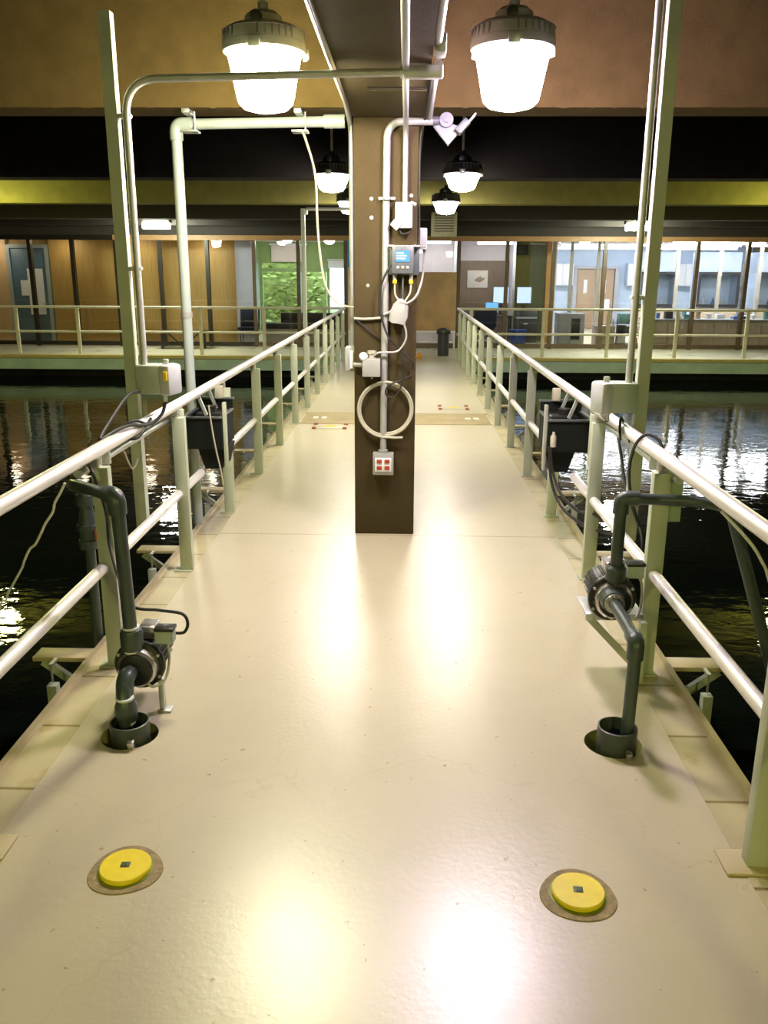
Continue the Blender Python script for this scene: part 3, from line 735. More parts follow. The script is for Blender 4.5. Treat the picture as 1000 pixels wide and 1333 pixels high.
r = thing('bollard', (.985, 20.2, 0), 'black cylindrical bollard bin standing on the far deck before the plywood', 'bollard')
obj('body', MB().lathe([(0, .004), (.13, .004), (.13, .50), (0, .50)], (.985, 20.2, 0), seg=24), 'item_dark', r)
obj('cap', MB().lathe([(.16, .50), (.17, .53), (.15, .60), (.06, .635), (0, .64)], (.985, 20.2, 0), seg=24), 'black_plastic', r)
obj('orange_ball', MB().lathe([(0, 0), (.05, .012), (.07, .07), (.05, .125), (0, .14)], (.42, 19.4, 0), seg=18), 'orange', label='small orange ball on the far floor beside the column edge', cat='ball')

# ================================================================== PUMPS
def pump_core(r, x, y, z, s):
    """motor along Y; front at y, the wet end towards the camera"""
    mo = obj('motor', MB().lathe([(0, .088), (.072, .088), (.079, .10), (.079, .30), (.068, .325), (0, .33)], (x, y, z), 'Y', 28), 'black_plastic', r)
    b = MB()
    for k in range(20):
        a = 2*PI*k/20
        b.box((x+.082*math.cos(a), y+.20, z+.082*math.sin(a)), (.014, .17, .004), Matrix.Rotation(-a, 3, 'Y'))
    obj('cooling_ribs', b, 'black_plastic', mo)
    obj('casing', MB().lathe([(0, .012), (.074, .012), (.084, .022), (.086, .040), (.086, .062), (0, .062)], (x, y, z), 'Y', 32), 'silver', r)
    fl = obj('flange', MB().lathe([(0, .06), (.105, .06), (.110, .067), (.110, .084), (.104, .09), (0, .09)], (x, y, z), 'Y', 36), 'black_plastic', r)
    for k in range(6):
        a = 2*PI*(k+.5)/6
        obj('bolt', MB().cyl((x+.099*math.cos(a), y+.052, z+.099*math.sin(a)), (x+.099*math.cos(a), y+.063, z+.099*math.sin(a)), .007, 8), 'galv', fl)
    obj('front_cover', MB().lathe([(0, 0), (.05, .0), (.070, .006), (.075, .014), (0, .016)], (x, y, z), 'Y', 32), 'black_plastic', r)
    tb = obj('terminal_box', MB().box((x+.105, y+.12, z+.115), (.078, .06, .058), bev=.005), 'box_grey_green', r)
    obj('box_lid', MB().box((x+.106, y+.122, z+.151), (.085, .066, .016), bev=.004), 'black_plastic', tb)
    obj('top_cover', MB().box((x+.015, y+.19, z+.115), (.075, .10, .06), bev=.008), 'silver', r)

PL = (-1.012, 3.29, .225)
r = thing('water_pump', (-1.01, 3.4, 0), 'black water pump with dark plastic piping, sitting on the floor on the wood-panelled side', 'water pump', 'water pumps by the railings')
x, y, z = PL
pump_core(r, x, y, z, -1)
for sx in (-1, 1): obj('foot', MB().box((x+sx*.085, y+.08, .075), (.024, .03, .15), bev=.004).box((x+sx*.095, y+.08, .006), (.06, .05, .012), bev=.003), 'galv', r)
sc = obj('suction_pipe', MB().tube(bend([(x-.02, y+.01, z-.005), (x-.02, y-.09, z-.005), (x-.01, 3.15, z-.10), (x, 3.14, -.15)], .05), .029, 18), 'dark_pvc', r)
obj('elbow', MB().tube(bend([(x-.02, y-.005, z+.0), (x-.02, y-.075, z+.0), (x-.018, y-.095, z-.07)], .05), .037, 18), 'dark_pvc', sc)
obj('union', MB().lathe([(.034, -.05), (.043, -.045), (.046, -.02), (.046, .02), (.040, .035), (.036, .045)], (x-.006, 3.165, .115), seg=18), 'dark_pvc', sc)
obj('white_ring', MB().cyl((x-.01, 3.17, .158), (x-.01, 3.17, .168), .037, 18), 'item_white', sc)
obj('white_ring', MB().cyl((x-.004, 3.16, .055), (x-.004, 3.16, .064), .034, 18), 'item_white', sc)
dx, dy = x-.018, y+.045
dp = obj('discharge_pipe', MB().cyl((dx, dy, z+.08), (dx-.015, dy, .96), .029, 18), 'dark_pvc', r)
obj('union', MB().lathe([(.034, -.05), (.044, -.045), (.048, -.015), (.048, .03), (.042, .045), (.034, .05)], (dx, dy, .355), seg=18), 'dark_pvc', dp)
obj('white_ring', MB().cyl((dx, dy, .405), (dx, dy, .413), .036, 18), 'item_white', dp)
obj('white_ring', MB().cyl((dx, dy, .300), (dx, dy, .308), .037, 18), 'item_white', dp)
e0 = Vector((dx-.015, dy, .985)); e1 = Vector((-1.335, 3.60, .965)); e2 = Vector((-1.475, 4.08, .84))
dirn = (e1-e0).normalized()
obj('elbow', MB().tube(bend([e0-Vector((0, 0, .075)), e0, e0+dirn*.075], .05), .037, 18), 'dark_pvc', dp)
obj('cross_pipe', MB().tube(bend([e0+dirn*.03, e1, e2, (-1.48, 4.12, .70)], .07), .026, 18), 'dark_pvc', r)
dr = obj('drop_pipe', MB().cyl((-1.478, 4.115, .80), (-1.478, 4.115, -.6), .026, 18), 'dark_pvc', r)
obj('union', MB().lathe([(.028, -.10), (.05, -.095), (.052, -.05), (.043, -.045), (.044, -.0), (.054, .005), (.054, .03), (.046, .035), (.034, .10), (.03, .13)], (-1.478, 4.115, .60), seg=20), 'dark_pvc', dr)
obj('union', MB().lathe([(.028, -.03), (.045, -.025), (.045, .03), (.03, .04)], (-1.478, 4.115, .755), seg=20), 'dark_pvc', dr)
vh = obj('valve_handle', MB().box((-1.425, 4.09, .585), (.02, .022, .055), bev=.004), 'red_handle', dr)
obj('drain_cable', MB().tube(smooth([(x+.105, y+.15, z+.075), (x+.115, y+.12, z+.0), (x+.105, y+.07, z-.07), (x+.065, y+.03, z-.085), (x+.045, y+.015, z-.06)]), .006, 8), 'hose_cream', r)
obj('power_cable', MB().tube(smooth([(x+.13, y+.17, z+.105), (x+.175, y+.17, z+.11), (x+.19, y+.18, z+.15), (x+.16, y+.2, z+.185), (x+.06, y+.2, z+.20), (x-.06, y+.2, z+.22), (x-.15, y+.32, z+.30), (x-.235, y+.47, z+.42), (-1.25, 3.76, .80), (-1.28, 3.72, .99), (-1.33, 3.80, 1.01)]), .007, 8), 'black_rubber', r)

PR = (1.085, 3.62, .435)
r = thing('water_pump', (1.085, 3.8, .3), 'black water pump with dark plastic piping, held on a shelf bracket, laboratory side', 'water pump', 'water pumps by the railings')
x, y, z = PR
pump_core(r, x, y, z, 1)
sc = obj('suction_pipe', MB().tube(bend([(x-.02, y+.02, z+.02), (1.046, 3.12, .475), (1.040, 3.12, -.15)], .035), .026, 18), 'dark_pvc', r)
obj('elbow', MB().tube(bend([(1.049, 3.19, .470), (1.046, 3.12, .475), (1.045, 3.12, .40)], .035), .034, 18), 'dark_pvc', sc)
obj('union', MB().lathe([(.03, -.03), (.050, -.025), (.053, .0), (.053, .035), (.048, .045)], (x-.021, y-.03, z+.022), 'Y', 20), 'dark_pvc', sc)
obj('pipe_collar', MB().lathe([(.028, -.012), (.044, -.01), (.044, .012), (.03, .014)], (x-.022, y-.062, z+.024), 'Y', 20), 'silver', sc)
dx, dy = x+.0, y+.045
dp = obj('discharge_pipe', MB().cyl((dx, dy, z+.085), (dx, dy, .89), .027, 18), 'dark_pvc', r)
obj('union', MB().lathe([(.03, -.03), (.045, -.025), (.047, .03), (.034, .045)], (dx, dy, z+.125), seg=18), 'dark_pvc', dp)
e0 = Vector((dx, dy, .915)); e1 = Vector((1.41, 3.62, .915))
obj('elbow', MB().tube(bend([e0-Vector((0, 0, .07)), e0, e0+(e1-e0).normalized()*.07], .05), .035, 18), 'dark_pvc', dp)
obj('cross_pipe', MB().tube(bend([e0+(e1-e0).normalized()*.03, e1, (1.50, 3.53, .915)], .05), .025, 18), 'dark_pvc', r)
obj('drop_pipe', MB().tube(bend([(1.47, 3.555, .915), (1.502, 3.51, .925), (1.745, 3.50, .24), (2.03, 3.5, -.6)], .05), .026, 18), 'dark_pvc', r)
sh = obj('shelf', MB().span(.985, 1.255, 3.76, 3.98, .318, .33, .003), 'galv', r)
obj('shelf_edge', MB().span(.985, 1.255, 3.75, 3.762, .298, .33, .003), 'galv', sh)
obj('brace', MB().bar((1.0, 3.76, .31), (1.235, 3.71, .07), .012, .032), 'green_paint', r)
obj('mount_bar', MB().span(1.222, 1.254, 3.67, 3.72, .014, .318, .003), 'green_paint', r)
obj('drain_cable', MB().tube(smooth([(x+.125, y+.15, z+.09), (x+.15, y+.14, z+.04), (x+.148, y+.12, z-.06), (x+.12, y+.08, z-.10)]), .006, 8), 'hose_cream', r)
obj('mounting_plate', MB().span(1.335, 1.405, 3.83, 3.85, .76, .985, .003), 'green_dark_paint', label='small dark green plate fixed behind the railing post next to the shelf pump', cat='plate')

# ================================================================== TANKS HUNG ON THE RAILINGS
def tank(s):
    x0, x1 = sorted((s*(1.13 if s < 0 else 1.10), s*1.395)); xc = (x0+x1)/2; q = .012
    r = thing('feed_tank', (xc, 6.1, .5), 'black open-topped feed tank slung in the gap of the mid rail, %s side' % SIDE[s], 'tank', 'feed tanks on the railings')
    z0, z1, ya, yb = .70, .90, 5.75, 6.17
    b = MB().span(x0, x1, ya, ya+q, z0, z1).span(x0, x1, yb-q, yb, z0, z1+.075).span(x0, x0+q, ya+q, yb-q, z0, z1).span(x1-q, x1, ya+q, yb-q, z0, z1).span(x0, x1, ya, yb, z0-q, z0)
    obj('body', b, 'tank_black', r)
    hx = xc-s*.055
    obj('hopper', MB().prism([(hx-.10, 5.78, z0-q), (hx+.10, 5.78, z0-q), (hx+.06, 5.80, .54), (hx-.06, 5.80, .54)], (0, .30, 0)), 'tank_black', r)
    rim = MB().span(x0-.008, x1+.008, ya-.01, ya+.02, z1, z1+.014, .003).span(x0-.008, x1+.008, yb-.02, yb+.01, z1+.075, z1+.089, .003).span(x0-.008, x0+.02, ya+.02, yb-.02, z1, z1+.014, .003).span(x1-.02, x1+.008, ya+.02, yb-.02, z1, z1+.014, .003)
    obj('rim', rim, 'box_grey', r)
    obj('lid', MB().box((xc-s*.02, 5.99, .90), (.19, .22, .03), bev=.008).cyl((xc, 5.98, .91), (xc, 5.98, .955), .05, 18), 'black_plastic', r)
    obj('float_switch', MB().box((xc-s*.04, 6.15, 1.03), (.055, .05, .09), bev=.006), 'hose_cream', r)
    ex = 1.10 if s < 0 else 1.07
    obj('end_bar', MB().span(min(s*ex, s*(ex+.023)), max(s*ex, s*(ex+.023)), 5.76, 5.80, .56, 1.01, .003), 'green_paint' if s < 0 else 'galv', r)
    for yy in (5.80, 6.12): obj('hanger', MB().bar((s*1.29, yy, 1.045), (s*1.24, yy, .915), .02, .02), 'galv', r)
    return r
tank(-1); tank(1)
obj('white_cable', MB().tube(smooth([(-1.20, 5.70, 1.0), (-1.185, 5.70, .85), (-1.165, 5.70, .7), (-1.14, 5.71, .55), (-1.13, 5.72, .44)]), .006, 8), 'hose_cream', label='thin cream tube hanging down the face of the feed tank, wood-panelled side', cat='cable')
for i, pts in enumerate(([(1.12, 5.69, .82), (1.115, 5.68, .66), (1.16, 5.6, .47), (1.25, 5.4, .38), (1.29, 5.16, .43), (1.34, 4.95, .43)],
                         [(1.10, 5.69, .74), (1.12, 5.66, .52), (1.18, 5.55, .36), (1.28, 5.35, .30), (1.34, 5.05, .34), (1.36, 4.8, .40)])):
    obj('black_hose', MB().tube(smooth(pts), .010, 10), 'black_rubber', label='black hose from the feed tank to the railing post, %s one' % ('upper', 'lower')[i], cat='hose', group='hoses below the tank')
obj('sample_bottle', MB().lathe([(0, .0), (.02, .0), (.02, .07), (.01, .085), (.01, .10), (0, .10)], (1.125, 5.69, .74), seg=12), 'hose_cream', label='small pale bottle clipped to the tank on the laboratory side', cat='bottle')

# ================================================================== LOOSE CABLES ON THE RAILINGS
obj('black_cable', MB().tube(smooth([(-1.19, 4.64, 1.18), (-1.20, 4.60, 1.12), (-1.235, 4.52, 1.08), (-1.255, 4.4, 1.09), (-1.27, 4.25, 1.115), (-1.29, 4.1, 1.115), (-1.335, 4.0, 1.09), (-1.34, 4.2, 1.16), (-1.33, 4.45, 1.24), (-1.31, 4.58, 1.24)]), .009, 10), 'black_rubber',
    label='black cable looping from the outlet box over the handrail, wood-panelled side', cat='cable')
obj('black_cable', MB().tube(smooth([(-1.25, 4.55, 1.10), (-1.25, 4.42, 1.065), (-1.27, 4.36, 1.03), (-1.32, 4.33, 1.035), (-1.335, 4.36, 1.09), (-1.29, 4.4, 1.112), (-1.25, 4.45, 1.09)]), .008, 10), 'black_rubber',
    label='black cable wrapped once round the handrail below the outlet box', cat='cable')
obj('grey_cable', MB().tube(smooth([(-1.36, 4.4, .95), (-1.37, 4.5, .86), (-1.37, 4.56, .82), (-1.36, 4.62, .86), (-1.36, 4.7, .95)]), .005, 8), 'hose_cream',
    label='thin pale cable loop sagging under the handrail behind the strut pole', cat='cable')
obj('black_cable', MB().tube(smooth([(1.19, 4.50, 1.12), (1.25, 4.75, 1.08), (1.262, 4.95, 1.09), (1.30, 5.0, 1.11), (1.34, 4.9, 1.02), (1.345, 4.75, .88), (1.35, 4.6, .72), (1.37, 4.3, .55), (1.36, 4.25, .40)]), .009, 10), 'black_rubber',
    label='black cable from the outlet box behind the handrail, laboratory side', cat='cable')
obj('black_cable', MB().tube(smooth([(1.34, 4.55, .98), (1.29, 4.58, 1.116), (1.262, 4.5, 1.10), (1.25, 4.42, 1.03)]), .007, 10), 'black_rubber',
    label='short black tie over the handrail next to the strut pole, laboratory side', cat='cable')
obj('black_cable', MB().tube(smooth([(1.255, 3.95, .70), (1.215, 3.98, .82), (1.21, 4.05, .95), (1.24, 4.1, 1.06), (1.29, 4.1, 1.118), (1.34, 4.05, 1.10), (1.36, 3.98, 1.02)]), .008, 10), 'black_rubber',
    label='black cable arching over the handrail by the shelf pump', cat='cable')
pts = []
p0, p1 = Vector((-1.36, 3.62, .97)), Vector((-1.95, 4.05, .18)); p2 = Vector((-2.2, 4.1, -.5))
for k in range(15):
    t = k/14; p = p0*(1-t)+p1*t; pts.append(p+Vector((R.uniform(-.012, .012), 0, R.uniform(-.012, .012))))
pts.append(p2)
obj('white_rope', MB().tube(smooth(pts, 4), .006, 8), 'rope', label='frayed white rope slanting from the handrail down to the dark pool', cat='rope')
obj('white_cable', MB().tube(smooth([(1.47, 3.52, .90), (1.56, 3.42, .80), (1.64, 3.46, .70), (1.70, 3.5, .60), (1.8, 3.5, .3), (1.9, 3.5, -.5)]), .007, 8), 'rope', label='thin white cable falling to the pool beside the slanted dark pipe', cat='cable')

# ================================================================== FAR DECK
for s, x in ((-1, -5.62), (1, 5.36)):
    r = thing('hanging_floodlight', (x, 20.4, 2.8), 'bright floodlight under the far soffit on the %s side' % SIDE[s], 'floodlight', 'soffit floodlights')
    obj('housing', MB().span(x-.33, x+.33, 20.36, 20.56, 2.93, 3.05, .01), 'soffit_brown', r)
    obj('lens', MB().span(x-.30, x+.30, 20.30, 20.54, 2.80, 2.93, .03), 'flood', r)
    obj('bracket', MB().span(x-.05, x+.05, 20.5, 21.2, 2.95, 3.05), 'soffit_brown', r)
r = thing('louvred_box', (.80, 16.5, 2.48), 'olive grey louvred box hanging below the third row lamp', 'ventilation box')
obj('body', MB().span(.56, 1.03, 16.5, 16.75, 2.50, 2.93, .01), 'olive_box', r)
b = MB()
for k in range(7): b.box((.795, 16.495, 2.60+.045*k), (.36, .02, .014), Matrix.Rotation(.5, 3, 'X'))
obj('louvres', b, 'louvre_dark', r)
for xx in (.65, .95): obj('hanger', MB().cyl((xx, 16.6, 2.92), (xx, 16.6, 4.2), .012, 8), 'galv', r)
# folding table against the glass
r = thing('folding_table', (-5.45, 21.6, 0), 'low dark trestle table standing on the far deck against the wood panelling', 'table')
obj('table_top', MB().span(-6.05, -4.85, 21.35, 21.85, .40, .44, .006), 'bench_black', r)
for x in (-5.85, -5.05):
    obj('leg', MB().bar((x, 21.6, .40), (x+(.42 if x < -5.4 else -.42), 21.6, .012), .03, .03), 'bench_black', r)
obj('leg', MB().span(-5.98, -5.92, 21.45, 21.5, .005, .40), 'bench_black', r)
obj('leg', MB().span(-4.98, -4.92, 21.7, 21.75, .005, .40), 'bench_black', r)
obj('wheel_reel', MB().lathe([(0, -.03), (.10, -.03), (.10, .03), (0, .03)], (-6.55, 21.2, .44), 'X', 18), 'item_dark', label='small round black reel on the far deck behind the grey conduit', cat='reel') if False else None
# boards closing the centre bay
r = thing('plywood_board', (.02, 22.2, .42), 'large brown plywood sheet covering the glazing behind the column', 'board')
obj('sheet', MB().span(-.1, 1.37, 22.17, 22.21, .42, 1.88, .003), 'plywood', r)
obj('pink_sheet', MB().span(-1.36, -.105, 22.17, 22.21, .42, 1.88, .003), 'plywood_pink', r)
for xx in (-1.33, 1.34): obj('support_leg', MB().span(xx-.02, xx+.02, 22.15, 22.19, .004, .40, .003), 'wall_white', r)
obj('batten', MB().span(-1.36, 1.37, 22.15, 22.17, .40, .44, .003), 'wall_white', r)
obj('mounted_panel', MB().span(-1.37, -1.12, 22.17, 22.2, 1.98, 2.64, .003), 'blue_panel', label='narrow bright blue panel high on the glazing beside the column', cat='panel')
struct('trim_11', MB().span(-1.38, 1.37, 22.24, 22.30, 0, .12), 'mullion_brown')

# ================================================================== BEHIND THE GLASS: CORRIDOR
dr = thing('door_1', (-10.05, 23.62, 0), None, None, kind='structure')
obj('leaf', MB().span(-10.52, -9.58, 23.62, 23.68, .01, 2.45, .004), 'door_blue', dr)
obj('door_frame', MB().span(-10.62, -10.52, 23.58, 23.74, 0, 2.54).span(-9.58, -9.48, 23.58, 23.74, 0, 2.54).span(-10.52, -9.58, 23.58, 23.74, 2.45, 2.54), 'frame_grey_blue', dr)
obj('handle', MB().box((-9.68, 23.58, .98), (.06, .08, .12), bev=.01), 'galv', dr)
for i, (x0, x1, z0, z1, lab) in enumerate(((-10.10, -9.68, .72, 1.92, 'tall white notice sheet on the blue door, the higher one'), (-10.30, -9.92, 1.22, 1.62, 'wide white notice sheet on the blue door overlapping the tall one'))):
    obj('notice_sheet', MB().span(x0, x1, 23.605-.006*i, 23.612-.006*i, z0, z1), 'paper', label=lab, cat='notice', group='notices on the blue door')
for i, (x, y) in enumerate(((-8.9, 23.1), (-7.0, 23.1), (-5.2, 23.1), (-10.8, 23.1))):
    r = thing('ceiling_light', (x, y, 2.66), '%s warm ceiling light of the corridor counted from the lavender pier' % (['third', 'second', 'first', 'fourth'][i]), 'ceiling light', 'corridor ceiling lights')
    obj('rim', MB().lathe([(.17, .0), (.19, .01), (.19, .04), (0, .04)], (x, y, 2.70), seg=24), 'wall_white', r)
    obj('diffuser', MB().lathe([(0, -.05), (.10, -.04), (.16, 0), (0, .0)], (x, y, 2.70), seg=24), 'corridor', r)
# chair and bench in the lounge
r = thing('chair', (-4.15, 23.1, 0), 'dark blue chair standing before the lavender pier', 'chair')
obj('backrest', MB().box((-4.05, 23.25, .68), (.52, .06, .46), Matrix.Rotation(-.12, 3, 'X'), .02), 'chair_blue', r)
obj('seat', MB().box((-4.05, 23.0, .42), (.52, .48, .08), bev=.02), 'chair_blue', r)
for sx in (-.2, .2):
    for q in (-.18, .18): obj('leg', MB().cyl((-4.05+sx, 23.0+q, .005), (-4.05+sx, 23.0+q, .39), .014, 8), 'item_dark', r)
r = thing('bench', (-2.6, 23.3, 0), 'long dark bench with pale base behind the lounge glass', 'bench')
obj('seat', MB().span(-3.70, -1.6, 23.2, 23.8, .40, .54, .02), 'bench_black', r)
obj('backrest', MB().span(-3.3, -1.6, 23.72, 23.82, .54, .80, .02), 'bench_black', r)
obj('base', MB().span(-3.65, -1.65, 23.24, 23.76, .005, .40, .01), 'cushion_grey', r)
r = thing('wall_screen', (-3.6, 26.95, 2.2), 'white roller screen hung high in the lounge', 'screen')
obj('sheet', MB().span(-4.0, -2.95, 26.93, 26.95, 2.16, 2.64), 'wall_pink', r)
obj('roller', MB().cyl((-4.05, 26.92, 2.67), (-2.9, 26.92, 2.67), .035, 12), 'wall_white', r)
r = thing('wall_screen', (-2.0, 26.95, 1.9), 'pale blind pulled part way over the bright lounge window', 'screen')
obj('sheet', MB().span(-2.27, -1.70, 26.93, 26.95, 1.98, 2.2), 'paper', r)
obj('roller', MB().cyl((-2.3, 26.92, 2.22), (-1.66, 26.92, 2.22), .03, 12), 'wall_white', r)
for i, (x, y) in enumerate(((-3.1, 24.0), (-2.05, 24.9), (-3.5, 25.8))):
    r = thing('ceiling_dome_light', (x, y, 2.6), '%s dome ceiling light in the lounge, counted from the glass' % ORD[i], 'ceiling light', 'lounge dome lights')
    obj('rim', MB().lathe([(.16, 0), (.18, .012), (.18, .04), (0, .04)], (x, y, 2.70), seg=20), 'wall_white', r)
    obj('diffuser', MB().lathe([(0, -.09), (.09, -.07), (.15, 0), (0, 0)], (x, y, 2.70), seg=20), 'dome', r)
# garden hedge
b = MB()
for k in range(2600):
    p = Vector((R.uniform(-7.5, -2.75), R.uniform(29.0, 30.4), R.uniform(0, 3.6)))
    a = R.uniform(.07, .16); rot = Matrix.Rotation(R.uniform(0, 6.3), 3, 'Z') @ Matrix.Rotation(R.uniform(-1.2, 1.2), 3, 'X')
    b.poly([p+rot @ Vector(q) for q in ((-a, 0, 0), (0, -a*.45, 0), (a, 0, .01), (0, a*.45, 0))])
obj('hedge', b, 'leaf', label='leafy green hedge outside the lounge windows', cat='hedge', kind='stuff')
obj('hedge_backing', MB().span(-9, -2.7, 31.0, 31.2, 0, 3.1), 'leaf', label='added green backing wall behind the garden hedge, closing its gaps to the sky', cat='wall')  # added in leaf green to block the sky between the sparse leaves

# ================================================================== BEHIND THE GLASS: OFFICE AND LABORATORY
def cabinet(x0, x1, y0, y1, h, m, label, group, ndoor=2):
    r = thing('base_cabinet', ((x0+x1)/2, (y0+y1)/2, 0), label, 'cabinet', group)
    obj('body', MB().span(x0+.004, x1-.004, y0+.02, y1, .005, h), m, r)
    w = (x1-x0-.02)/ndoor
    for k in range(ndoor):
        d = obj('door', MB().span(x0+.012+k*w, x0+.004+(k+1)*w, y0, y0+.018, .09, h-.02, .003), m, r)
        obj('handle', MB().box((x0+.01+k*w+(w-.05 if k % 2 == 0 else .05), y0-.012, h-.14), (.014, .02, .10), bev=.003), 'galv', d)
    return r
# laboratory counters right behind the glass
GX = [6.28, 6.88, 7.48, 8.08, 8.68, 9.28, 9.88, 10.48, 11.08]
for i, (a, c) in enumerate(zip(GX, GX[1:])):
    cabinet(a, c, 22.72, 23.25, .70, 'lab_cabinet', '%s tan base cabinet along the laboratory glass, counted from the door side' % ORD[i], 'laboratory base cabinets')
obj('worktop', MB().span(6.26, 11.1, 22.66, 23.28, .70, .74, .006), 'worktop', label='long grey worktop over the tan laboratory cabinets', cat='worktop')
cabinet(4.05, 4.75, 22.75, 23.3, .86, 'lab_cabinet_grey', 'pale grey cabinet beside the orange post', 'odd laboratory cabinets', 2)
cabinet(5.05, 5.55, 22.75, 23.2, .55, 'lab_cabinet', 'low tan cabinet before the dark equipment, next to the pale grey one', 'odd laboratory cabinets', 1)
obj('equipment_case', MB().span(4.40, 4.62, 22.70, 22.745, .20, .74, .01), 'item_dark', label='upright black case leaning against the pale grey cabinet', cat='case')
r = thing('equipment_rack', (5.9, 23.0, 0), 'dark open rack of equipment between the tan cabinets', 'rack')
for z in (.08, .34, .60): obj('shelf', MB().span(5.58, 6.22, 22.8, 23.25, z, z+.02), 'item_dark', r)
for x in (5.59, 6.21):
    for y in (22.82, 23.23): obj('upright', MB().box((x, y, .36), (.02, .02, .70)), 'item_dark', r)
for i, (x, z, w, h, m, nm, lab) in enumerate(((5.75, .10, .2, .2, 'item_white', 'carton', 'white carton on the bottom rack shelf'), (6.03, .36, .25, .17, 'item_tan', 'carton', 'tan carton on the middle rack shelf'),
        (5.76, .36, .2, .2, 'item_dark', 'carton', 'black carton on the middle rack shelf'), (5.8, .62, .3, .24, 'item_teal', 'carton', 'teal carton on the top rack shelf'), (6.08, .10, .16, .15, 'item_red', 'carton', 'red carton on the bottom rack shelf'))):
    obj(nm, MB().box((x, 23.0, z+h/2+.001), (w, .28, h), bev=.006), m, label=lab, cat='carton', group='cartons on the equipment rack')
# clutter on the counter
kinds = ['bottle', 'carton', 'instrument', 'beaker', 'tray']
cols = ['item_white', 'item_blue', 'item_dark', 'item_white', 'item_teal', 'item_tan', 'item_white']
cn = {'item_white': 'white', 'item_blue': 'blue', 'item_dark': 'black', 'item_teal': 'teal', 'item_tan': 'tan'}
x = 6.35; i = 0
while x < 10.9:
    w = R.uniform(.10, .30); h = R.uniform(.10, .30); m = cols[i % len(cols)]; k = kinds[(i*3) % 5]
    y = R.uniform(22.84, 23.05); xc = x+w/2
    lab = '%s %s on the long worktop, item %s from the door side' % (cn[m], k, ['one', 'two', 'three', 'four', 'five', 'six', 'seven', 'eight', 'nine', 'ten', 'eleven', 'twelve', 'thirteen', 'fourteen', 'fifteen', 'sixteen', 'seventeen', 'eighteen', 'nineteen', 'twenty', 'twenty-one', 'twenty-two', 'twenty-three', 'twenty-four', 'twenty-five'][min(i, 24)])
    if k in ('bottle', 'beaker'):
        q = min(w, .14)/2
        prof = [(0, 0), (q, 0), (q, h*.65), (q*.45, h*.8), (q*.45, h), (0, h)] if k == 'bottle' else [(0, 0), (q, 0), (q*1.05, h*.8), (q*.98, h*.8), (0, .01)]
        obj(k, MB().lathe(prof, (xc, y, .741), seg=14), m, label=lab, cat=k, group='things on the laboratory worktop')
    elif k == 'tray':
        obj(k, MB().box((xc, y, .761), (w, .24, .04), bev=.006).box((xc, y, .80), (w*.8, .18, .04), bev=.006), m, label=lab, cat=k, group='things on the laboratory worktop')
    elif k == 'instrument':
        o = thing('instrument', (xc, y, .741), lab, 'instrument', 'things on the laboratory worktop')
        obj('case', MB().box((xc, y+.02, .741+h/2), (w, .24, h), bev=.01), m, o)
        obj('display', MB().box((xc, y-.103, .741+h*.65), (w*.6, .008, h*.3)), 'screen_pale', o)
    else:
        obj(k, MB().box((xc, y, .741+h/2), (w, .2, h), bev=.004), m, label=lab, cat=k, group='things on the laboratory worktop')
    x += w+R.uniform(.03, .14); i += 1
# inner glazing posts of the laboratory
for i, px in enumerate((745, 780, 833, 884, 940, 992)):
    p = at(px, 330, 24.0)
    obj('glazing_post', MB().span(p.x-.04, p.x+.04, 23.96, 24.04, 0, 2.70), 'mullion_grey', kind='structure')
# fume hoods
def hood(x0, x1, y, label):
    r = thing('fume_hood', ((x0+x1)/2, y, 0), label, 'fume hood', 'fume hoods')
    obj('cabinet', MB().span(x0, x1, y+.05, y+.75, .0, .85, .01), 'lab_cabinet', r)
    obj('canopy', MB().span(x0, x1, y+.05, y+.75, 1.92, 2.5, .01).span(x0, x1, y+.70, y+.75, .85, 1.92).span(x0, x0+.05, y+.05, y+.70, .85, 1.92).span(x1-.05, x1, y+.05, y+.70, .85, 1.92), 'wall_blue', r)
    fr = obj('sash_frame', MB().span(x0, x0+.07, y, y+.05, .88, 1.92).span(x1-.07, x1, y, y+.05, .88, 1.92).span(x0+.07, x1-.07, y, y+.05, .88, .97).span(x0+.07, x1-.07, y, y+.05, 1.84, 1.92), 'sash_dark', r)
    obj('sash_pane', MB().span(x0+.07, x1-.07, y+.02, y+.028, .97, 1.84), 'glass', fr)
    for k, q in enumerate((.25, .5, .72)):
        obj('glassware', MB().lathe([(0, 0), (.07, 0), (.07, .12), (.03, .2), (.03, .28), (0, .28)], (x0+(x1-x0)*q, y+.4, .86), seg=12), 'item_white' if k != 1 else 'item_blue', r)
hood(7.15, 8.32, 27.0, 'fume hood with a dark sash frame behind the strut pole, first by the tan doors')
hood(8.95, 10.2, 27.0, 'fume hood with a dark square sash frame, second from the tan doors')
hood(10.7, 11.85, 27.0, 'fume hood at the outer end of the row, third from the tan doors')
# tan double door at the back
d2 = thing('door_2', (6.7, 30.9, 0), None, None, kind='structure')
for x0, x1 in ((6.05, 6.66), (6.70, 7.31)):
    lf = obj('leaf', MB().span(x0, x1, 30.9, 30.96, .01, 2.0, .004), 'door_tan', d2)
    obj('door_window', MB().span(x0+.22, x0+.34, 30.89, 30.9, 1.2, 1.65), 'paper', lf)
obj('door_frame', MB().span(5.9, 6.03, 30.85, 31.0, 0, 2.1).span(7.33, 7.46, 30.85, 31.0, 0, 2.1).span(6.03, 7.33, 30.85, 31.0, 2.02, 2.1), 'lab_cabinet_grey', d2)
obj('notice_sheet', MB().span(6.85, 7.2, 30.87, 30.88, .62, 1.0), 'paper', label='pale notice on the tan laboratory double door', cat='notice')
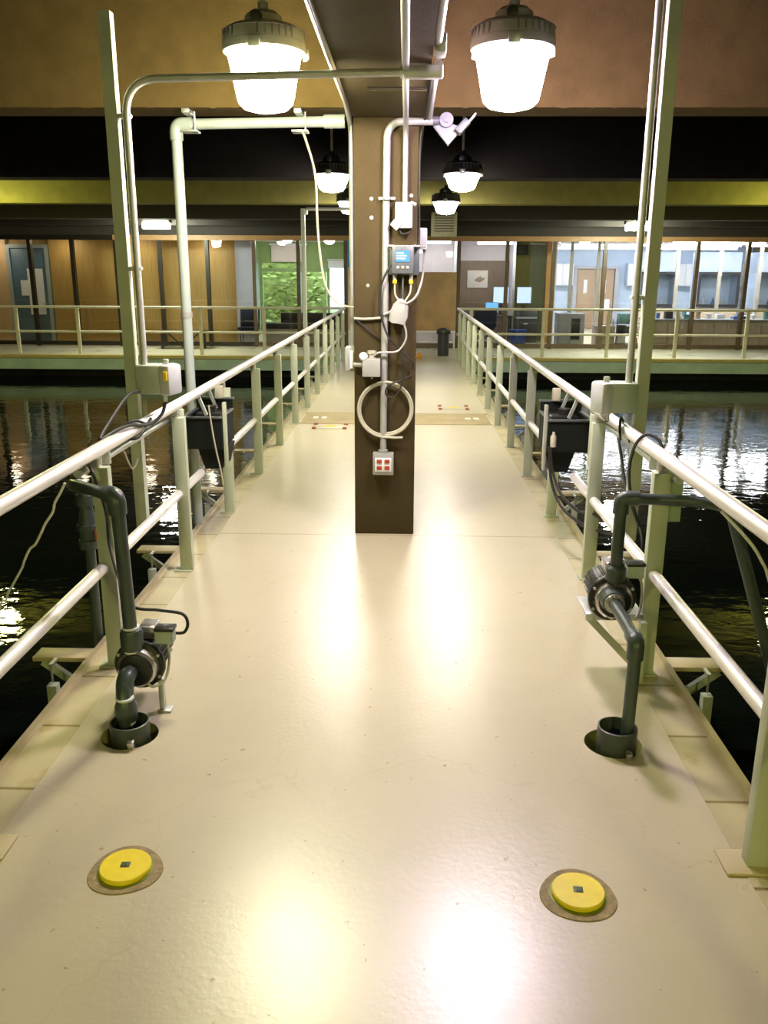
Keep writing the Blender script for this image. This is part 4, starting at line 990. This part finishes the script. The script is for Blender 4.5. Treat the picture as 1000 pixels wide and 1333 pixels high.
# wall cupboards and strip lights of the laboratory
for i, x in enumerate((4.3, 5.1, 7.7, 8.5, 9.3, 10.1, 10.9)):
    r = thing('wall_cupboard', (x+.38, 30.8, 1.5), '%s white wall cupboard on the far laboratory wall, counted from the inner corner' % ORD[i], 'cupboard', 'laboratory wall cupboards')
    obj('body', MB().span(x, x+.76, 30.66, 30.99, 1.45, 2.2, .006), 'wall_blue', r)
    for k in (0, 1): obj('door', MB().span(x+.01+.375*k, x+.37+.375*k, 30.64, 30.66, 1.47, 2.18, .004), 'item_white', r)
lab_strips = [(4.5, 6.9, 25.6), (7.2, 9.6, 25.6), (9.8, 11.8, 25.6), (4.6, 7.4, 28.6), (7.8, 10.6, 28.6), (2.0, 3.0, 24.2), (7.0, 9.4, 23.4), (9.6, 11.6, 23.4)]
wordy = ['middle row by the inner wall', 'middle row at the centre', 'middle row at the outer end', 'back row by the inner wall', 'back row at the outer end', 'over the office desk', 'front row over the worktop', 'front row at the outer end']
for (a, c, y), wd in zip(lab_strips, wordy):
    r = thing('ceiling_strip_light', ((a+c)/2, y, 2.6), 'white fluorescent strip light in the laboratory rooms, '+wd, 'strip light', 'fluorescent strip lights')
    obj('housing', MB().span(a, c, y-.10, y+.10, 2.66, 2.74, .01), 'wall_white', r)
    obj('diffuser', MB().span(a+.03, c-.03, y-.08, y+.08, 2.61, 2.66, .015), 'strip', r)
for i, px in enumerate((896, 946)):
    p = at(px, 312, 22.9)
    r = thing('ceiling_dome_light', (p.x, 22.9, 2.6), 'dome ceiling light behind the laboratory glass, %s from the strut pole' % ORD[i], 'ceiling light', 'laboratory dome lights')
    obj('rim', MB().lathe([(.17, 0), (.18, .012), (.18, .04), (0, .04)], (p.x, 22.9, 2.70), seg=20), 'wall_white', r)
    obj('diffuser', MB().lathe([(0, -.13), (.10, -.10), (.16, 0), (0, 0)], (p.x, 22.9, 2.70), seg=20), 'dome', r)
# centre room
r = thing('ceiling_strip_light', (.9, 23.6, 2.6), 'white fluorescent strip light above the plywood board', 'strip light', 'fluorescent strip lights')
obj('housing', MB().span(.3, 1.3, 23.5, 23.7, 2.66, 2.74, .01), 'wall_white', r)
obj('diffuser', MB().span(.33, 1.27, 23.52, 23.68, 2.61, 2.66, .015), 'strip', r)
# office
r = thing('framed_picture', (2.15, 25.46, 1.45), 'pale framed picture with a brown blot on the brown office wall', 'picture')
obj('mount', MB().span(1.86, 2.44, 25.47, 25.49, 1.45, 1.93, .004), 'art_paper', r)
obj('blot', MB().prism([(2.05, 25.468, 1.66), (2.12, 25.468, 1.62), (2.22, 25.468, 1.60), (2.33, 25.468, 1.66), (2.37, 25.468, 1.74), (2.28, 25.468, 1.72), (2.24, 25.468, 1.77), (2.14, 25.468, 1.73)], (0, -.004, 0)), 'art_shape', r)
r = thing('desk', (2.5, 24.0, 0), 'dark office desk behind the glass with monitors on it', 'desk')
obj('desk_top', MB().span(1.9, 3.0, 23.7, 24.4, .70, .74, .006), 'item_dark', r)
for x in (1.95, 2.95): obj('side_panel', MB().span(x-.02, x+.02, 23.74, 24.36, .005, .70), 'item_dark', r)
for x0, x1, z0, z1, y, m, lab in ((2.50, 2.93, 1.06, 1.50, 24.3, 'screen_pale', 'pale monitor screen beside the brown mullion, higher of the office screens'), (2.26, 2.62, .82, 1.10, 23.9, 'screen', 'bright blue monitor on the office desk')):
    o = thing('monitor', ((x0+x1)/2, y, .741), lab, 'monitor', 'office monitors')
    obj('case', MB().span(x0, x1, y, y+.04, z0, z1, .006), 'item_dark', o)
    obj('display', MB().span(x0+.01, x1-.01, y-.004, y+.0, z0+.01, z1-.01), m, o)
    obj('stand', MB().box(((x0+x1)/2, y+.03, (.741+z0)/2), (.05, .03, z0-.741)).box(((x0+x1)/2, y+.03, .748), (.2, .14, .012)), 'item_dark', o)
o = thing('monitor', (3.25, 24.3, .9), 'pale monitor on the shelf beyond the brown mullion', 'monitor', 'office monitors')
obj('case', MB().span(3.15, 3.55, 24.3, 24.34, 1.06, 1.50, .006), 'item_dark', o)
obj('display', MB().span(3.16, 3.54, 24.296, 24.3, 1.07, 1.49), 'screen_pale', o)
obj('stand', MB().box((3.35, 24.34, .99), (.05, .03, .14)).box((3.35, 24.33, .926), (.2, .14, .012)), 'item_dark', o)
r = thing('office_shelf', (3.4, 24.4, 0), 'dark cabinet under the pale monitor, before the yellow wall', 'cabinet')
obj('body', MB().span(3.14, 3.72, 24.15, 24.37, .005, .92, .006), 'item_dark', r)
obj('shelf_edge', MB().span(3.14, 3.72, 24.13, 24.15, .66, .70), 'lab_cabinet_grey', r)
obj('handle', MB().box((3.4, 24.12, .52), (.12, .03, .03), bev=.005), 'silver', r)
r = thing('office_chair', (2.2, 23.2, 0), 'dark blue office chair at the desk behind the glass', 'chair')
obj('backrest', MB().box((2.2, 23.05, .72), (.60, .10, .52), Matrix.Rotation(.1, 3, 'X'), .05), 'chair_blue', r)
obj('seat', MB().box((2.2, 23.32, .46), (.54, .5, .09), bev=.03), 'chair_blue', r)
obj('column_stem', MB().cyl((2.2, 23.32, .06), (2.2, 23.32, .42), .025, 10), 'item_dark', r)
for k in range(5):
    a = 2*PI*k/5
    obj('leg', MB().bar((2.2, 23.32, .08), (2.2+.28*math.cos(a), 23.32+.28*math.sin(a), .035), .03, .04), 'item_dark', r)
r = thing('recycling_bin', (3.03, 22.8, 0), 'bright blue recycling bin on the floor behind the glass', 'bin')
obj('bucket', MB().prism([(2.86, 22.65, .005), (3.20, 22.65, .005), (3.23, 22.65, .42), (2.83, 22.65, .42)], (0, .28, 0)), 'blue_bin', r)
obj('rim', MB().span(2.81, 3.25, 22.63, 22.95, .42, .45, .005), 'blue_bin', r)
b = MB(); n = 26; pts = []
top = []; 
for k in range(n*2):
    xx = 3.50+.52*k/(n*2-1); yy = 24.45+(.03 if k % 2 else -.03)
    top.append((xx, yy))
a = [b.b.verts.new((x, y, .03)) for x, y in top]; c = [b.b.verts.new((x, y, 2.60)) for x, y in top]
for k in range(len(top)-1): b.b.faces.new((a[k], a[k+1], c[k+1], c[k]))
r = thing('curtain', (3.76, 24.45, 0), 'pale green pleated curtain next to the orange post', 'curtain')
obj('cloth', b, 'curtain_green', r, sharp=80)
obj('curtain_rod', MB().cyl((3.46, 24.45, 2.63), (4.06, 24.45, 2.63), .015, 10), 'galv', r)
struct('column_orange', MB().span(3.93, 4.05, 24.3, 24.42, 0, 2.74), 'post_orange')
r = thing('wall_speaker', (3.33, 25.1, 2.35), 'small black loudspeaker high on the yellow wall', 'loudspeaker')
obj('case', MB().span(3.18, 3.50, 24.98, 25.19, 2.36, 2.62, .01), 'item_dark', r)
obj('grille', MB().span(3.20, 3.48, 24.97, 24.98, 2.38, 2.60), 'black_plastic', r)

# ================================================================== LIGHT AND VIEW
w = bpy.data.worlds.new('daylight'); scn.world = w; w.use_nodes = True
w.node_tree.nodes['Background'].inputs['Color'].default_value = (.62, .80, 1.0, 1)
w.node_tree.nodes['Background'].inputs['Strength'].default_value = 3.2
scn.view_settings.view_transform = 'Standard'; scn.view_settings.look = 'None'
scn.view_settings.gamma = 1; scn.view_settings.use_curve_mapping = False
scn.view_settings.exposure = 1.12
try:
    scn.cycles.use_denoising = True
    scn.cycles.max_bounces = 8; scn.cycles.transparent_max_bounces = 16
    scn.cycles.sample_clamp_indirect = 6
except Exception: pass
